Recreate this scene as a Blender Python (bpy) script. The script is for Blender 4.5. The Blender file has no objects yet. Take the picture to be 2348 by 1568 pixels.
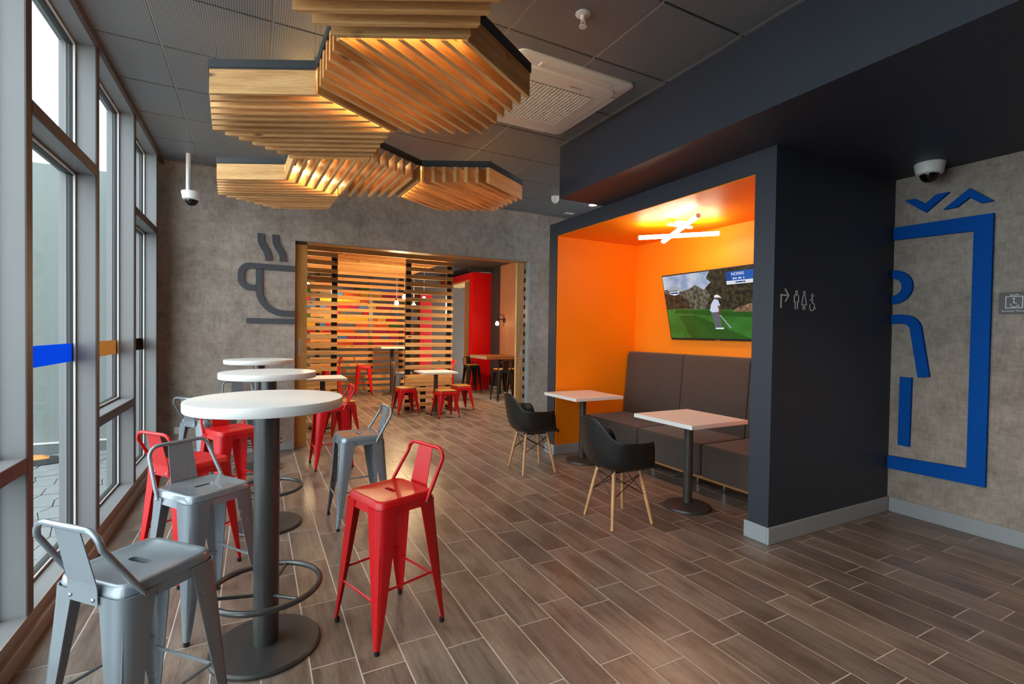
import bpy, bmesh, math, random
from mathutils import Vector, Matrix
random.seed(7)
PI = math.pi
scene = bpy.context.scene
col = scene.collection

# ------------------------------------------------------------------ camera
YAW, PITCH, ROLL, FPX, CAMH = 0.482458686, -0.0176619747, 0.0144774672, 1121.05, 1.404
cy_, sy_, cp_, sp_, cr_, sr_ = math.cos(YAW), math.sin(YAW), math.cos(PITCH), math.sin(PITCH), math.cos(ROLL), math.sin(ROLL)
fw = Vector((sy_*cp_, cy_*cp_, sp_)); rt = Vector((cy_, -sy_, 0)); up = rt.cross(fw)
r2 = rt*cr_ + up*sr_; u2 = up*cr_ - rt*sr_
cam_d = bpy.data.cameras.new('camera'); cam = bpy.data.objects.new('camera', cam_d); col.objects.link(cam)
cam_d.sensor_width = 36.0; cam_d.lens = FPX*36/2348; cam_d.clip_start = 0.05; cam_d.clip_end = 200
cam.matrix_world = Matrix(((r2.x, u2.x, -fw.x, 0), (r2.y, u2.y, -fw.y, 0), (r2.z, u2.z, -fw.z, CAMH), (0, 0, 0, 1)))
scene.camera = cam

def to_px(p):
    v = Vector(p) - Vector((0, 0, CAMH)); d = v.dot(fw)
    if d <= 0.05: return None
    return 1174 + FPX*v.dot(r2)/d, 784 - FPX*v.dot(u2)/d

# ------------------------------------------------------------------ world, big lights, exposure
scene.view_settings.view_transform = 'Standard'
scene.view_settings.look = 'None'
scene.view_settings.gamma = 1.0
scene.view_settings.use_curve_mapping = False
scene.view_settings.exposure = 0.0
w = bpy.data.worlds.new('world'); scene.world = w; w.use_nodes = True
SKY = 6.5
w.node_tree.nodes['Background'].inputs[0].default_value = (0.86, 0.94, 1.0, 1)
w.node_tree.nodes['Background'].inputs[1].default_value = SKY
scene.cycles.use_denoising = True
scene.cycles.use_adaptive_sampling = True; scene.cycles.adaptive_threshold = 0.03
scene.cycles.max_bounces = 7; scene.cycles.diffuse_bounces = 5; scene.cycles.glossy_bounces = 3
scene.cycles.transparent_max_bounces = 8
scene.cycles.caustics_reflective = False; scene.cycles.caustics_refractive = False
scene.cycles.sample_clamp_indirect = 4.0

# ------------------------------------------------------------------ materials
def lin(c):
    c = c/255.0
    return c/12.92 if c <= 0.04045 else ((c+0.055)/1.055)**2.4
def rgb(r, g, b): return (lin(r), lin(g), lin(b), 1)
class NT:
    def __init__(s, name):
        s.m = bpy.data.materials.new(name); s.m.use_nodes = True; s.t = s.m.node_tree; s.n = s.t.nodes; s.l = s.t.links
        s.b = s.n['Principled BSDF']
    def new(s, typ, **kw):
        n = s.n.new(typ)
        for k, v in kw.items(): setattr(n, k, v)
        return n
    def link(s, a, b): s.l.new(a, b)
def sock(n, name, v): n.inputs[name].default_value = v
def plain(name, c, rough=0.5, metal=0.0, coat=0.0, spec=0.5, emit=None, es=0.0, bump=0.0, bscale=200.0, sheen=0.0):
    t = NT(name); b = t.b
    sock(b, 'Base Color', c); sock(b, 'Roughness', rough); sock(b, 'Metallic', metal)
    sock(b, 'Coat Weight', coat); sock(b, 'Specular IOR Level', spec)
    if sheen: sock(b, 'Sheen Weight', sheen)
    if emit: sock(b, 'Emission Color', emit); sock(b, 'Emission Strength', es)
    tc = t.new('ShaderNodeTexCoord'); nz = t.new('ShaderNodeTexNoise'); sock(nz, 'Scale', bscale); sock(nz, 'Detail', 3.0)
    t.link(tc.outputs['Object'], nz.inputs['Vector'])
    if bump:
        bp = t.new('ShaderNodeBump'); sock(bp, 'Strength', bump); sock(bp, 'Distance', 0.002)
        t.link(nz.outputs['Fac'], bp.inputs['Height']); t.link(bp.outputs['Normal'], b.inputs['Normal'])
    else:
        mr = t.new('ShaderNodeMapRange'); sock(mr, 'To Min', max(0.0, rough-0.04)); sock(mr, 'To Max', min(1.0, rough+0.04))
        sock(nz, 'Scale', 8.0)
        t.link(nz.outputs['Fac'], mr.inputs['Value']); t.link(mr.outputs['Result'], b.inputs['Roughness'])
    return t.m
def ramp(t, stops):
    r = t.new('ShaderNodeValToRGB'); e = r.color_ramp.elements
    while len(e) < len(stops): e.new(0.5)
    for i, (p, c) in enumerate(stops): e[i].position = p; e[i].color = c
    return r
def wood(name, light, dark, scale=(1.6, 22, 22), rough=0.5, knots=True, var=0.25, use_pos=False, bump=0.15, ring=6.0, tint=None):
    t = NT(name); b = t.b
    oi = t.new('ShaderNodeObjectInfo'); geo = t.new('ShaderNodeNewGeometry'); tc = t.new('ShaderNodeTexCoord')
    ad = t.new('ShaderNodeMath', operation='ADD'); t.link(oi.outputs['Random'], ad.inputs[0]); t.link(geo.outputs['Random Per Island'], ad.inputs[1])
    fr = t.new('ShaderNodeMath', operation='FRACT'); t.link(ad.outputs[0], fr.inputs[0])
    ml = t.new('ShaderNodeMath', operation='MULTIPLY'); t.link(fr.outputs[0], ml.inputs[0]); ml.inputs[1].default_value = 37.0
    cb = t.new('ShaderNodeCombineXYZ')
    for k in range(3): t.link(ml.outputs[0], cb.inputs[k])
    va = t.new('ShaderNodeVectorMath', operation='ADD')
    t.link(geo.outputs['Position'] if use_pos else tc.outputs['Object'], va.inputs[0]); t.link(cb.outputs[0], va.inputs[1])
    mp = t.new('ShaderNodeMapping'); mp.inputs['Scale'].default_value = scale; t.link(va.outputs[0], mp.inputs['Vector'])
    n1 = t.new('ShaderNodeTexNoise'); sock(n1, 'Scale', 1.0); sock(n1, 'Detail', 5.0); sock(n1, 'Distortion', 0.8); t.link(mp.outputs[0], n1.inputs['Vector'])
    mu = t.new('ShaderNodeMath', operation='MULTIPLY'); mu.inputs[1].default_value = ring; t.link(n1.outputs['Fac'], mu.inputs[0])
    si = t.new('ShaderNodeMath', operation='SINE'); t.link(mu.outputs[0], si.inputs[0])
    n2 = t.new('ShaderNodeTexNoise'); sock(n2, 'Scale', 9.0); sock(n2, 'Detail', 4.0); t.link(mp.outputs[0], n2.inputs['Vector'])
    mx = t.new('ShaderNodeMath', operation='MULTIPLY_ADD'); t.link(si.outputs[0], mx.inputs[0]); mx.inputs[1].default_value = 0.28; t.link(n2.outputs['Fac'], mx.inputs[2])
    rp = ramp(t, [(0.15, dark), (0.85, light)]); t.link(mx.outputs[0], rp.inputs['Fac'])
    colr = rp.outputs['Color']
    if knots:
        mp2 = t.new('ShaderNodeMapping'); mp2.inputs['Scale'].default_value = (scale[0]*1.9, scale[1]*0.42, scale[2]*0.42); t.link(va.outputs[0], mp2.inputs['Vector'])
        vo = t.new('ShaderNodeTexVoronoi'); sock(vo, 'Scale', 1.0); t.link(mp2.outputs[0], vo.inputs['Vector'])
        kr = ramp(t, [(0.05, (1, 1, 1, 1)), (0.13, (0, 0, 0, 1))]); t.link(vo.outputs['Distance'], kr.inputs['Fac'])
        mk = t.new('ShaderNodeMix', data_type='RGBA'); t.link(kr.outputs['Color'], mk.inputs[0]); t.link(colr, mk.inputs[6])
        mk.inputs[7].default_value = (dark[0]*0.25, dark[1]*0.2, dark[2]*0.18, 1); colr = mk.outputs[2]
    if tint:
        f2 = t.new('ShaderNodeMath', operation='MULTIPLY'); f2.inputs[1].default_value = 7.31; t.link(fr.outputs[0], f2.inputs[0])
        f3 = t.new('ShaderNodeMath', operation='FRACT'); t.link(f2.outputs[0], f3.inputs[0])
        tr = ramp(t, tint); t.link(f3.outputs[0], tr.inputs['Fac'])
        mt = t.new('ShaderNodeMix', data_type='RGBA', blend_type='MULTIPLY'); mt.inputs[0].default_value = 1.0; t.link(colr, mt.inputs[6]); t.link(tr.outputs['Color'], mt.inputs[7]); colr = mt.outputs[2]
        n3 = t.new('ShaderNodeTexNoise'); sock(n3, 'Scale', 0.9); sock(n3, 'Detail', 3.0); mp3 = t.new('ShaderNodeMapping'); mp3.inputs['Scale'].default_value = (9, 3.2, 1); t.link(va.outputs[0], mp3.inputs['Vector']); t.link(mp3.outputs[0], n3.inputs['Vector'])
        pr3 = ramp(t, [(0.36, (0.66, 0.62, 0.6, 1)), (0.56, (1, 1, 1, 1))]); t.link(n3.outputs['Fac'], pr3.inputs['Fac'])
        m4 = t.new('ShaderNodeMix', data_type='RGBA', blend_type='MULTIPLY'); m4.inputs[0].default_value = 1.0; t.link(colr, m4.inputs[6]); t.link(pr3.outputs['Color'], m4.inputs[7]); colr = m4.outputs[2]
    hs = t.new('ShaderNodeHueSaturation'); t.link(colr, hs.inputs['Color'])
    mr = t.new('ShaderNodeMapRange'); sock(mr, 'To Min', 1-var); sock(mr, 'To Max', 1+var); t.link(fr.outputs[0], mr.inputs['Value']); t.link(mr.outputs['Result'], hs.inputs['Value'])
    t.link(hs.outputs['Color'], b.inputs['Base Color']); sock(b, 'Roughness', rough)
    if bump:
        bp = t.new('ShaderNodeBump'); sock(bp, 'Strength', bump); sock(bp, 'Distance', 0.001); t.link(n2.outputs['Fac'], bp.inputs['Height']); t.link(bp.outputs['Normal'], b.inputs['Normal'])
    return t.m
def concrete(name, c1, c2, c3):
    t = NT(name); b = t.b; geo = t.new('ShaderNodeNewGeometry')
    def nz(sc, det, scale3=(1, 1, 1), rough=0.6):
        mp = t.new('ShaderNodeMapping'); mp.inputs['Scale'].default_value = scale3; t.link(geo.outputs['Position'], mp.inputs['Vector'])
        n = t.new('ShaderNodeTexNoise'); sock(n, 'Scale', sc); sock(n, 'Detail', det); sock(n, 'Roughness', rough); t.link(mp.outputs[0], n.inputs['Vector']); return n
    a = nz(1.6, 6, rough=0.7); f = nz(55, 3, (1, 1, 0.25)); h = nz(55, 3, (0.25, 0.25, 1.2)); g = nz(9, 8, rough=0.75)
    m1 = t.new('ShaderNodeMath', operation='MULTIPLY_ADD'); t.link(f.outputs['Fac'], m1.inputs[0]); m1.inputs[1].default_value = 0.2; 
    m0 = t.new('ShaderNodeMath', operation='MULTIPLY'); t.link(a.outputs['Fac'], m0.inputs[0]); m0.inputs[1].default_value = 0.38; t.link(m0.outputs[0], m1.inputs[2])
    m2 = t.new('ShaderNodeMath', operation='MULTIPLY_ADD'); t.link(h.outputs['Fac'], m2.inputs[0]); m2.inputs[1].default_value = 0.16; t.link(m1.outputs[0], m2.inputs[2])
    m3 = t.new('ShaderNodeMath', operation='MULTIPLY_ADD'); t.link(g.outputs['Fac'], m3.inputs[0]); m3.inputs[1].default_value = 0.4; t.link(m2.outputs[0], m3.inputs[2])
    rp = ramp(t, [(0.45, c1), (0.57, c2), (0.69, c3)]); t.link(m3.outputs[0], rp.inputs['Fac'])
    t.link(rp.outputs['Color'], b.inputs['Base Color']); sock(b, 'Roughness', 0.62)
    bp = t.new('ShaderNodeBump'); sock(bp, 'Strength', 0.12); sock(bp, 'Distance', 0.003); t.link(m3.outputs[0], bp.inputs['Height']); t.link(bp.outputs['Normal'], b.inputs['Normal'])
    return t.m
def emissive(name, c, s):
    t = NT(name); sock(t.b, 'Base Color', c); sock(t.b, 'Emission Color', c); sock(t.b, 'Emission Strength', s); return t.m
def perforated(name, c, dotc):
    t = NT(name); geo = t.new('ShaderNodeNewGeometry'); vo = t.new('ShaderNodeTexVoronoi'); vo.voronoi_dimensions = '2D'; sock(vo, 'Scale', 78.0); sock(vo, 'Randomness', 0.0)
    t.link(geo.outputs['Position'], vo.inputs['Vector'])
    rp = ramp(t, [(0.26, dotc), (0.34, c)]); t.link(vo.outputs['Distance'], rp.inputs['Fac'])
    t.link(rp.outputs['Color'], t.b.inputs['Base Color']); sock(t.b, 'Roughness', 0.45); return t.m
def fabric(name, c1, c2):
    t = NT(name); tc = t.new('ShaderNodeTexCoord')
    n1 = t.new('ShaderNodeTexNoise'); sock(n1, 'Scale', 260.0); t.link(tc.outputs['Object'], n1.inputs['Vector'])
    rp = ramp(t, [(0.35, c1), (0.65, c2)]); t.link(n1.outputs['Fac'], rp.inputs['Fac']); t.link(rp.outputs['Color'], t.b.inputs['Base Color'])
    sock(t.b, 'Roughness', 0.85); sock(t.b, 'Sheen Weight', 0.15)
    bp = t.new('ShaderNodeBump'); sock(bp, 'Strength', 0.5); sock(bp, 'Distance', 0.002); t.link(n1.outputs['Fac'], bp.inputs['Height']); t.link(bp.outputs['Normal'], t.b.inputs['Normal'])
    return t.m
def glass(name):
    m = bpy.data.materials.new(name); m.use_nodes = True; t = m.node_tree; t.nodes.clear()
    o = t.nodes.new('ShaderNodeOutputMaterial'); mx = t.nodes.new('ShaderNodeMixShader'); tr = t.nodes.new('ShaderNodeBsdfTransparent'); gl = t.nodes.new('ShaderNodeBsdfGlossy')
    lw = t.nodes.new('ShaderNodeLayerWeight'); lw.inputs['Blend'].default_value = 0.5
    pw = t.nodes.new('ShaderNodeMath'); pw.operation = 'POWER'; pw.inputs[1].default_value = 5.0; t.links.new(lw.outputs['Facing'], pw.inputs[0])
    fr = t.nodes.new('ShaderNodeMath'); fr.operation = 'MULTIPLY_ADD'; fr.inputs[1].default_value = 0.4; fr.inputs[2].default_value = 0.02; t.links.new(pw.outputs[0], fr.inputs[0])
    tr.inputs['Color'].default_value = (0.94, 0.97, 0.96, 1); gl.inputs['Roughness'].default_value = 0.02
    t.links.new(fr.outputs[0], mx.inputs[0]); t.links.new(tr.outputs[0], mx.inputs[1]); t.links.new(gl.outputs[0], mx.inputs[2]); t.links.new(mx.outputs[0], o.inputs[0])
    return m

M = {}
M['plank'] = wood('floor_plank_wood_look', rgb(143, 127, 115), rgb(86, 74, 65), scale=(34, 2.4, 1), rough=0.3, knots=False, var=0.2, use_pos=True, bump=0.06, ring=5, tint=[(0.0, (1.06, 0.98, 0.94, 1)), (0.35, (0.97, 1.0, 1.02, 1)), (0.7, (1.0, 0.97, 0.93, 1)), (1.0, (0.93, 0.94, 0.93, 1))])
M['grout'] = plain('grout', rgb(206, 192, 182), 0.8, bump=0.2)
M['tile_ceiling'] = perforated('ceiling_tile_perforated', rgb(142, 147, 153), rgb(76, 78, 82))
M['tbar'] = plain('ceiling_grid_metal', rgb(165, 165, 165), 0.4)
M['tgap'] = plain('ceiling_gap', rgb(45, 45, 46), 0.8)
M['concrete'] = concrete('concrete_wall', rgb(130, 117, 107), rgb(160, 147, 136), rgb(182, 169, 158))
M['slate'] = plain('slate_paint', rgb(47, 51, 63), 0.55, bump=0.08)
M['orange'] = plain('orange_paint', rgb(255, 143, 0), 0.5, bump=0.03)
M['skirt'] = plain('grey_skirting', rgb(160, 166, 170), 0.5)
M['pine'] = wood('pine', rgb(234, 182, 118), rgb(198, 138, 78), scale=(1.5, 20, 20), rough=0.6)
M['oak'] = wood('oak_door', rgb(196, 140, 72), rgb(150, 98, 42), scale=(26, 26, 1.2), rough=0.4, knots=False, var=0.08)
M['oaklight'] = wood('oak_edge', rgb(232, 190, 126), rgb(204, 158, 96), scale=(26, 26, 1.2), rough=0.45, knots=False, var=0.05)
M['laminate'] = wood('walnut_laminate', rgb(176, 128, 100), rgb(138, 96, 76), scale=(40, 40, 0.8), rough=0.5, knots=False, var=0.03)
M['beech'] = wood('beech_leg', rgb(220, 170, 122), rgb(196, 140, 94), scale=(30, 30, 2.0), rough=0.45, knots=False, var=0.06)
M['seatwood'] = wood('seat_wood', rgb(196, 138, 70), rgb(160, 104, 46), scale=(3, 24, 24), rough=0.4, knots=False)
M['barwood'] = wood('bar_top_wood', rgb(176, 116, 66), rgb(140, 86, 44), scale=(3, 24, 24), rough=0.4, knots=False)
M['white'] = plain('white_laminate', rgb(236, 234, 232), 0.35)
M['whiteplastic'] = plain('white_plastic', rgb(240, 238, 235), 0.4)
M['red'] = plain('red_gloss_paint', rgb(200, 12, 20), 0.38, coat=0.0)
M['redpaint'] = plain('red_wall_paint', rgb(214, 4, 10), 0.4)
M['grey'] = plain('grey_gloss_paint', rgb(138, 146, 154), 0.26, metal=0.35, coat=0.3)
M['black'] = plain('black_metal', rgb(22, 22, 24), 0.35)
M['rubber'] = plain('black_rubber', rgb(18, 18, 18), 0.7)
M['gunmetal'] = plain('gunmetal', rgb(88, 88, 88), 0.3, metal=0.55)
M['basemetal'] = plain('dark_base_metal', rgb(74, 73, 72), 0.42, metal=0.4, bump=0.1)
M['chrome'] = plain('chrome', rgb(200, 200, 200), 0.15, metal=1.0)
M['screw'] = plain('screw_steel', rgb(190, 190, 190), 0.25, metal=1.0)
M['blackplastic'] = plain('black_plastic_shell', rgb(26, 26, 27), 0.42)
M['fabric'] = fabric('brown_fabric', rgb(50, 42, 38), rgb(78, 68, 61))
M['railwood'] = wood('rail_wood', rgb(190, 138, 84), rgb(150, 100, 56), scale=(24, 2, 24), rough=0.5, knots=False)
M['mullion'] = plain('mullion_aluminium', rgb(126, 127, 129), 0.38)
M['mullioncap'] = plain('mullion_brown_cap', rgb(74, 54, 48), 0.5)
M['silltrim'] = plain('sill_trim', rgb(150, 136, 126), 0.5)
M['gasket'] = plain('black_gasket', rgb(24, 24, 26), 0.6)
M['bead'] = plain('glazing_bead', rgb(205, 200, 198), 0.4)
M['glass'] = glass('window_glass')
def film(name, c):
    m = bpy.data.materials.new(name); m.use_nodes = True; t = m.node_tree; t.nodes.clear()
    o = t.nodes.new('ShaderNodeOutputMaterial'); mx = t.nodes.new('ShaderNodeMixShader'); d = t.nodes.new('ShaderNodeBsdfDiffuse'); tr = t.nodes.new('ShaderNodeBsdfTranslucent')
    mx.inputs[0].default_value = 0.5; d.inputs['Color'].default_value = c; tr.inputs['Color'].default_value = c
    t.links.new(d.outputs[0], mx.inputs[1]); t.links.new(tr.outputs[0], mx.inputs[2]); t.links.new(mx.outputs[0], o.inputs[0]); return m
M['bluefilm'] = film('blue_film', rgb(30, 128, 235)); M['tanfilm'] = film('tan_film', rgb(206, 164, 112)); M['darkfilm'] = film('dark_film', rgb(58, 50, 46))
M['blue'] = plain('blue_panel', rgb(0, 84, 176), 0.75, spec=0.15)
M['iconsgrey'] = plain('charcoal_letter', rgb(72, 74, 80), 0.55)
M['signgrey'] = plain('sign_plate', rgb(88, 82, 84), 0.5)
M['signwhite'] = plain('sign_white', rgb(226, 226, 226), 0.5)
M['frameblack'] = plain('lamp_frame_black', rgb(42, 44, 48), 0.5)
M['ledwarm'] = emissive('led_warm', (1.0, 0.64, 0.24, 1), 500.0)
M['ledsoft'] = emissive('led_soft', (1.0, 0.62, 0.24, 1), 70.0)
M['ledwhite'] = emissive('led_tube', (1.0, 0.86, 0.60, 1), 42.0)
M['bulb'] = emissive('bulb_glow', (1.0, 0.74, 0.42, 1), 9.0)
M['downlight'] = emissive('downlight_disc', (1.0, 0.85, 0.65, 1), 14.0)
M['outwall'] = plain('outside_render', rgb(106, 113, 110), 0.8, bump=0.1)
M['outbase'] = plain('outside_plinth', rgb(84, 88, 87), 0.8, bump=0.3)
M['paver'] = plain('outside_stone', rgb(122, 126, 127), 0.8, bump=0.4, bscale=40)
M['paverjoint'] = plain('outside_joint', rgb(88, 91, 91), 0.9, bump=0.3)
M['darkglass'] = plain('camera_dome', rgb(14, 14, 16), 0.08)
M['wallplain'] = plain('plain_wall', rgb(120, 116, 112), 0.7, bump=0.1)
M['darkceil'] = plain('dark_ceiling', rgb(60, 62, 66), 0.7)
M['greytile'] = plain('grey_tile', rgb(128, 126, 124), 0.5)
M['greenglass'] = plain('green_glass_edge', rgb(110, 132, 120), 0.3)

# ------------------------------------------------------------------ mesh building
class MB:
    def __init__(s): s.v = []; s.f = []; s.mi = []; s.cur = 0
    def add(s, vs, fs):
        o = len(s.v); s.v += [tuple(v) for v in vs]; s.f += [tuple(i+o for i in f) for f in fs]; s.mi += [s.cur]*len(fs); return s
    def box(s, x0, x1, y0, y1, z0, z1):
        vs = [(x, y, z) for z in (z0, z1) for y in (y0, y1) for x in (x0, x1)]
        return s.add(vs, [(0, 2, 3, 1), (4, 5, 7, 6), (0, 1, 5, 4), (2, 6, 7, 3), (0, 4, 6, 2), (1, 3, 7, 5)])
    def prism(s, poly, axis, a, b):
        n = len(poly)
        def P(p, t): return {'x': (t, p[0], p[1]), 'y': (p[0], t, p[1]), 'z': (p[0], p[1], t)}[axis]
        vs = [P(p, a) for p in poly] + [P(p, b) for p in poly]
        fs = [tuple(range(n))[::-1], tuple(range(n, 2*n))] + [(i, (i+1) % n, n+(i+1) % n, n+i) for i in range(n)]
        return s.add(vs, fs)
    def ribbon(s, path, width, axis, a, b, closed=False):
        n = len(path); L = []; Rr = []
        for i in range(n):
            p = Vector(path[i]); q0 = Vector(path[i-1]) if (i > 0 or closed) else None; q1 = Vector(path[(i+1) % n]) if (i < n-1 or closed) else None
            d0 = (p-q0).normalized() if q0 is not None else None; d1 = (q1-p).normalized() if q1 is not None else None
            d0 = d0 or d1; d1 = d1 or d0
            n0 = Vector((-d0.y, d0.x)); n1 = Vector((-d1.y, d1.x)); m = (n0+n1).normalized(); k = width/2/max(0.3, m.dot(n0))
            L.append(p+m*k); Rr.append(p-m*k)
        def P(p, t): return {'x': (t, p[0], p[1]), 'y': (p[0], t, p[1]), 'z': (p[0], p[1], t)}[axis]
        vs = [P(q, t) for t in (a, b) for side in (L, Rr) for q in side]; fs = []
        seg = n if closed else n-1
        for i in range(seg):
            j = (i+1) % n
            l0, l1, r0, r1 = i, j, n+i, n+j; o = 2*n
            fs += [(l0, l1, r1, r0), (o+l0, o+r0, o+r1, o+l1), (l0, o+l0, o+l1, l1), (r0, r1, o+r1, o+r0)]
        if not closed:
            o = 2*n; fs += [(0, n, o+n, o), (n-1, o+n-1, o+2*n-1, 2*n-1)]
        return s.add(vs, fs)
    def tube(s, path, r, n=8, closed=False, caps=True):
        pts = [Vector(p) for p in path]; m = len(pts); rs = r if isinstance(r, (list, tuple)) else [r]*m
        ts = []
        for i in range(m):
            a = pts[i-1] if (i > 0 or closed) else pts[i]; b = pts[(i+1) % m] if (i < m-1 or closed) else pts[i]
            ts.append((b-a).normalized())
        ref = Vector((0, 0, 1)) if abs(ts[0].z) < 0.9 else Vector((1, 0, 0))
        nrm = (ref - ts[0]*ref.dot(ts[0])).normalized(); vs = []
        for i in range(m):
            nrm = (nrm - ts[i]*nrm.dot(ts[i])).normalized(); bn = ts[i].cross(nrm)
            for k in range(n):
                an = 2*PI*k/n; vs.append(pts[i] + (nrm*math.cos(an) + bn*math.sin(an))*rs[i])
        fs = []
        for i in range(m if closed else m-1):
            j = (i+1) % m
            for k in range(n):
                k2 = (k+1) % n; fs.append((i*n+k, i*n+k2, j*n+k2, j*n+k))
        if caps and not closed: fs += [tuple(range(n))[::-1], tuple((m-1)*n+k for k in range(n))]
        return s.add(vs, fs)
    def lathe(s, prof, n=24, c=(0, 0, 0)):
        vs = []; fs = []; m = len(prof)
        for r, z in prof:
            for k in range(n):
                a = 2*PI*k/n; vs.append((c[0]+r*math.cos(a), c[1]+r*math.sin(a), c[2]+z))
        for i in range(m-1):
            for k in range(n):
                k2 = (k+1) % n; fs.append((i*n+k, i*n+k2, (i+1)*n+k2, (i+1)*n+k))
        fs += [tuple(range(n))[::-1], tuple((m-1)*n+k for k in range(n))]
        return s.add(vs, fs)
    def loft(s, rings, cap0=True, cap1=True, closed=True):
        n = len(rings[0]); vs = [p for r in rings for p in r]; fs = []
        for i in range(len(rings)-1):
            for k in range(n if closed else n-1):
                k2 = (k+1) % n; fs.append((i*n+k, i*n+k2, (i+1)*n+k2, (i+1)*n+k))
        if cap0: fs.append(tuple(range(n))[::-1])
        if cap1: fs.append(tuple((len(rings)-1)*n+k for k in range(n)))
        return s.add(vs, fs)
    def mesh(s, name, mats, smooth=None, bevel=0.0, bseg=2, xf=None):
        me = bpy.data.meshes.new(name); vs = s.v if xf is None else [tuple(xf @ Vector(v)) for v in s.v]
        me.from_pydata(vs, [], s.f)
        mats = mats if isinstance(mats, (list, tuple)) else [mats]
        for m in mats: me.materials.append(M[m] if isinstance(m, str) else m)
        if len(mats) > 1: me.polygons.foreach_set('material_index', s.mi)
        bm = bmesh.new(); bm.from_mesh(me); bmesh.ops.recalc_face_normals(bm, faces=bm.faces)
        if bevel:
            ed = [e for e in bm.edges if len(e.link_faces) == 2 and e.calc_face_angle(0) > 0.5]
            bmesh.ops.bevel(bm, geom=ed, offset=bevel, segments=bseg, profile=0.5, affect='EDGES', clamp_overlap=True)
        bm.to_mesh(me); bm.free()
        if smooth is not None:
            me.shade_smooth(); me.set_sharp_from_angle(angle=math.radians(smooth))
        return me
    def build(s, name, mats, parent=None, smooth=None, bevel=0.0, bseg=2, loc=None, rot=None):
        return link(name, s.mesh(name, mats, smooth, bevel, bseg), parent, loc, rot)
def link(name, me, parent=None, loc=None, rot=None):
    o = bpy.data.objects.new(name, me); col.objects.link(o)
    if parent is not None: o.parent = parent
    if loc is not None: o.location = loc
    if rot is not None: o.rotation_euler = rot
    return o
def tag(o, label=None, cat=None, group=None, kind=None):
    if label: o['label'] = label
    if cat: o['category'] = cat
    if group: o['group'] = group
    if kind: o['kind'] = kind
    return o
def empty(name, loc=(0, 0, 0), rz=0.0, label=None, cat=None, group=None, kind=None, parent=None):
    o = bpy.data.objects.new(name, None); col.objects.link(o); o.location = loc; o.rotation_euler = (0, 0, rz); o.empty_display_size = 0.1
    if parent is not None: o.parent = parent
    return tag(o, label, cat, group, kind)
def copy_tree(o, parent=None):
    c = o.copy(); col.objects.link(c)
    if parent is not None: c.parent = parent
    for ch in list(o.children): copy_tree(ch, c)
    return c
def box(name, mat, x0, x1, y0, y1, z0, z1, parent=None, bevel=0.0):
    """a box whose object origin is at its own centre"""
    cx, cy, cz = (x0+x1)/2, (y0+y1)/2, (z0+z1)/2
    m = MB().box(x0-cx, x1-cx, y0-cy, y1-cy, z0-cz, z1-cz)
    return m.build(name, mat, parent, loc=(cx, cy, cz), bevel=bevel)
def struct(o, label=None):
    o['kind'] = 'structure'
    if label: o['label'] = label
    return o
def rsq(h, rad, z, n=5, hy=None):
    """rounded rectangle ring, half sizes h and hy"""
    hy = hy or h; out = []
    for cx, cy, a0 in ((h-rad, hy-rad, 0), (-h+rad, hy-rad, PI/2), (-h+rad, -hy+rad, PI), (h-rad, -hy+rad, 1.5*PI)):
        for k in range(n):
            a = a0 + PI/2*k/(n-1); out.append((cx+rad*math.cos(a), cy+rad*math.sin(a), z))
    return out
def arc(cx, cy, r, a0, a1, n): return [(cx+r*math.cos(a0+(a1-a0)*i/n), cy+r*math.sin(a0+(a1-a0)*i/n)) for i in range(n+1)]
def text(name, body, size, mat, loc, mat3, parent=None, ext=0.0005):
    c = bpy.data.curves.new(name, 'FONT'); c.body = body; c.size = size; c.extrude = ext; c.align_x = 'LEFT'; c.resolution_u = 3
    t = bpy.data.objects.new(name+'_src', c); col.objects.link(t); bpy.context.view_layer.update()
    me = bpy.data.meshes.new_from_object(t.evaluated_get(bpy.context.evaluated_depsgraph_get()))
    bpy.data.objects.remove(t); bpy.data.curves.remove(c)
    me.materials.clear(); me.materials.append(M[mat])
    o = link(name, me, parent); o.matrix_local = Matrix.Translation(loc) @ mat3.to_4x4()
    return o

# ------------------------------------------------------------------ main dimensions
XW, XG = -0.88, -1.0            # window wall inner face, glass
YB = 6.30                        # back wall front face
CE = 3.175                       # ceiling
XA, YA0, YA1, YI0, YI1 = 3.077, 2.10, 4.95, 2.256, 4.79   # alcove front, outer and inner edges
XAB, ZS, ZI = 4.275, 2.69, 2.54  # alcove back, soffit, alcove inner ceiling
XR = 4.60                        # right wall
XBM, YBM = 2.55, 3.94            # beam face, beam far end
YR = -3.6                        # rear wall
DX0, DX1, DZ = 0.405, 3.583, 2.475  # doorway

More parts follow.
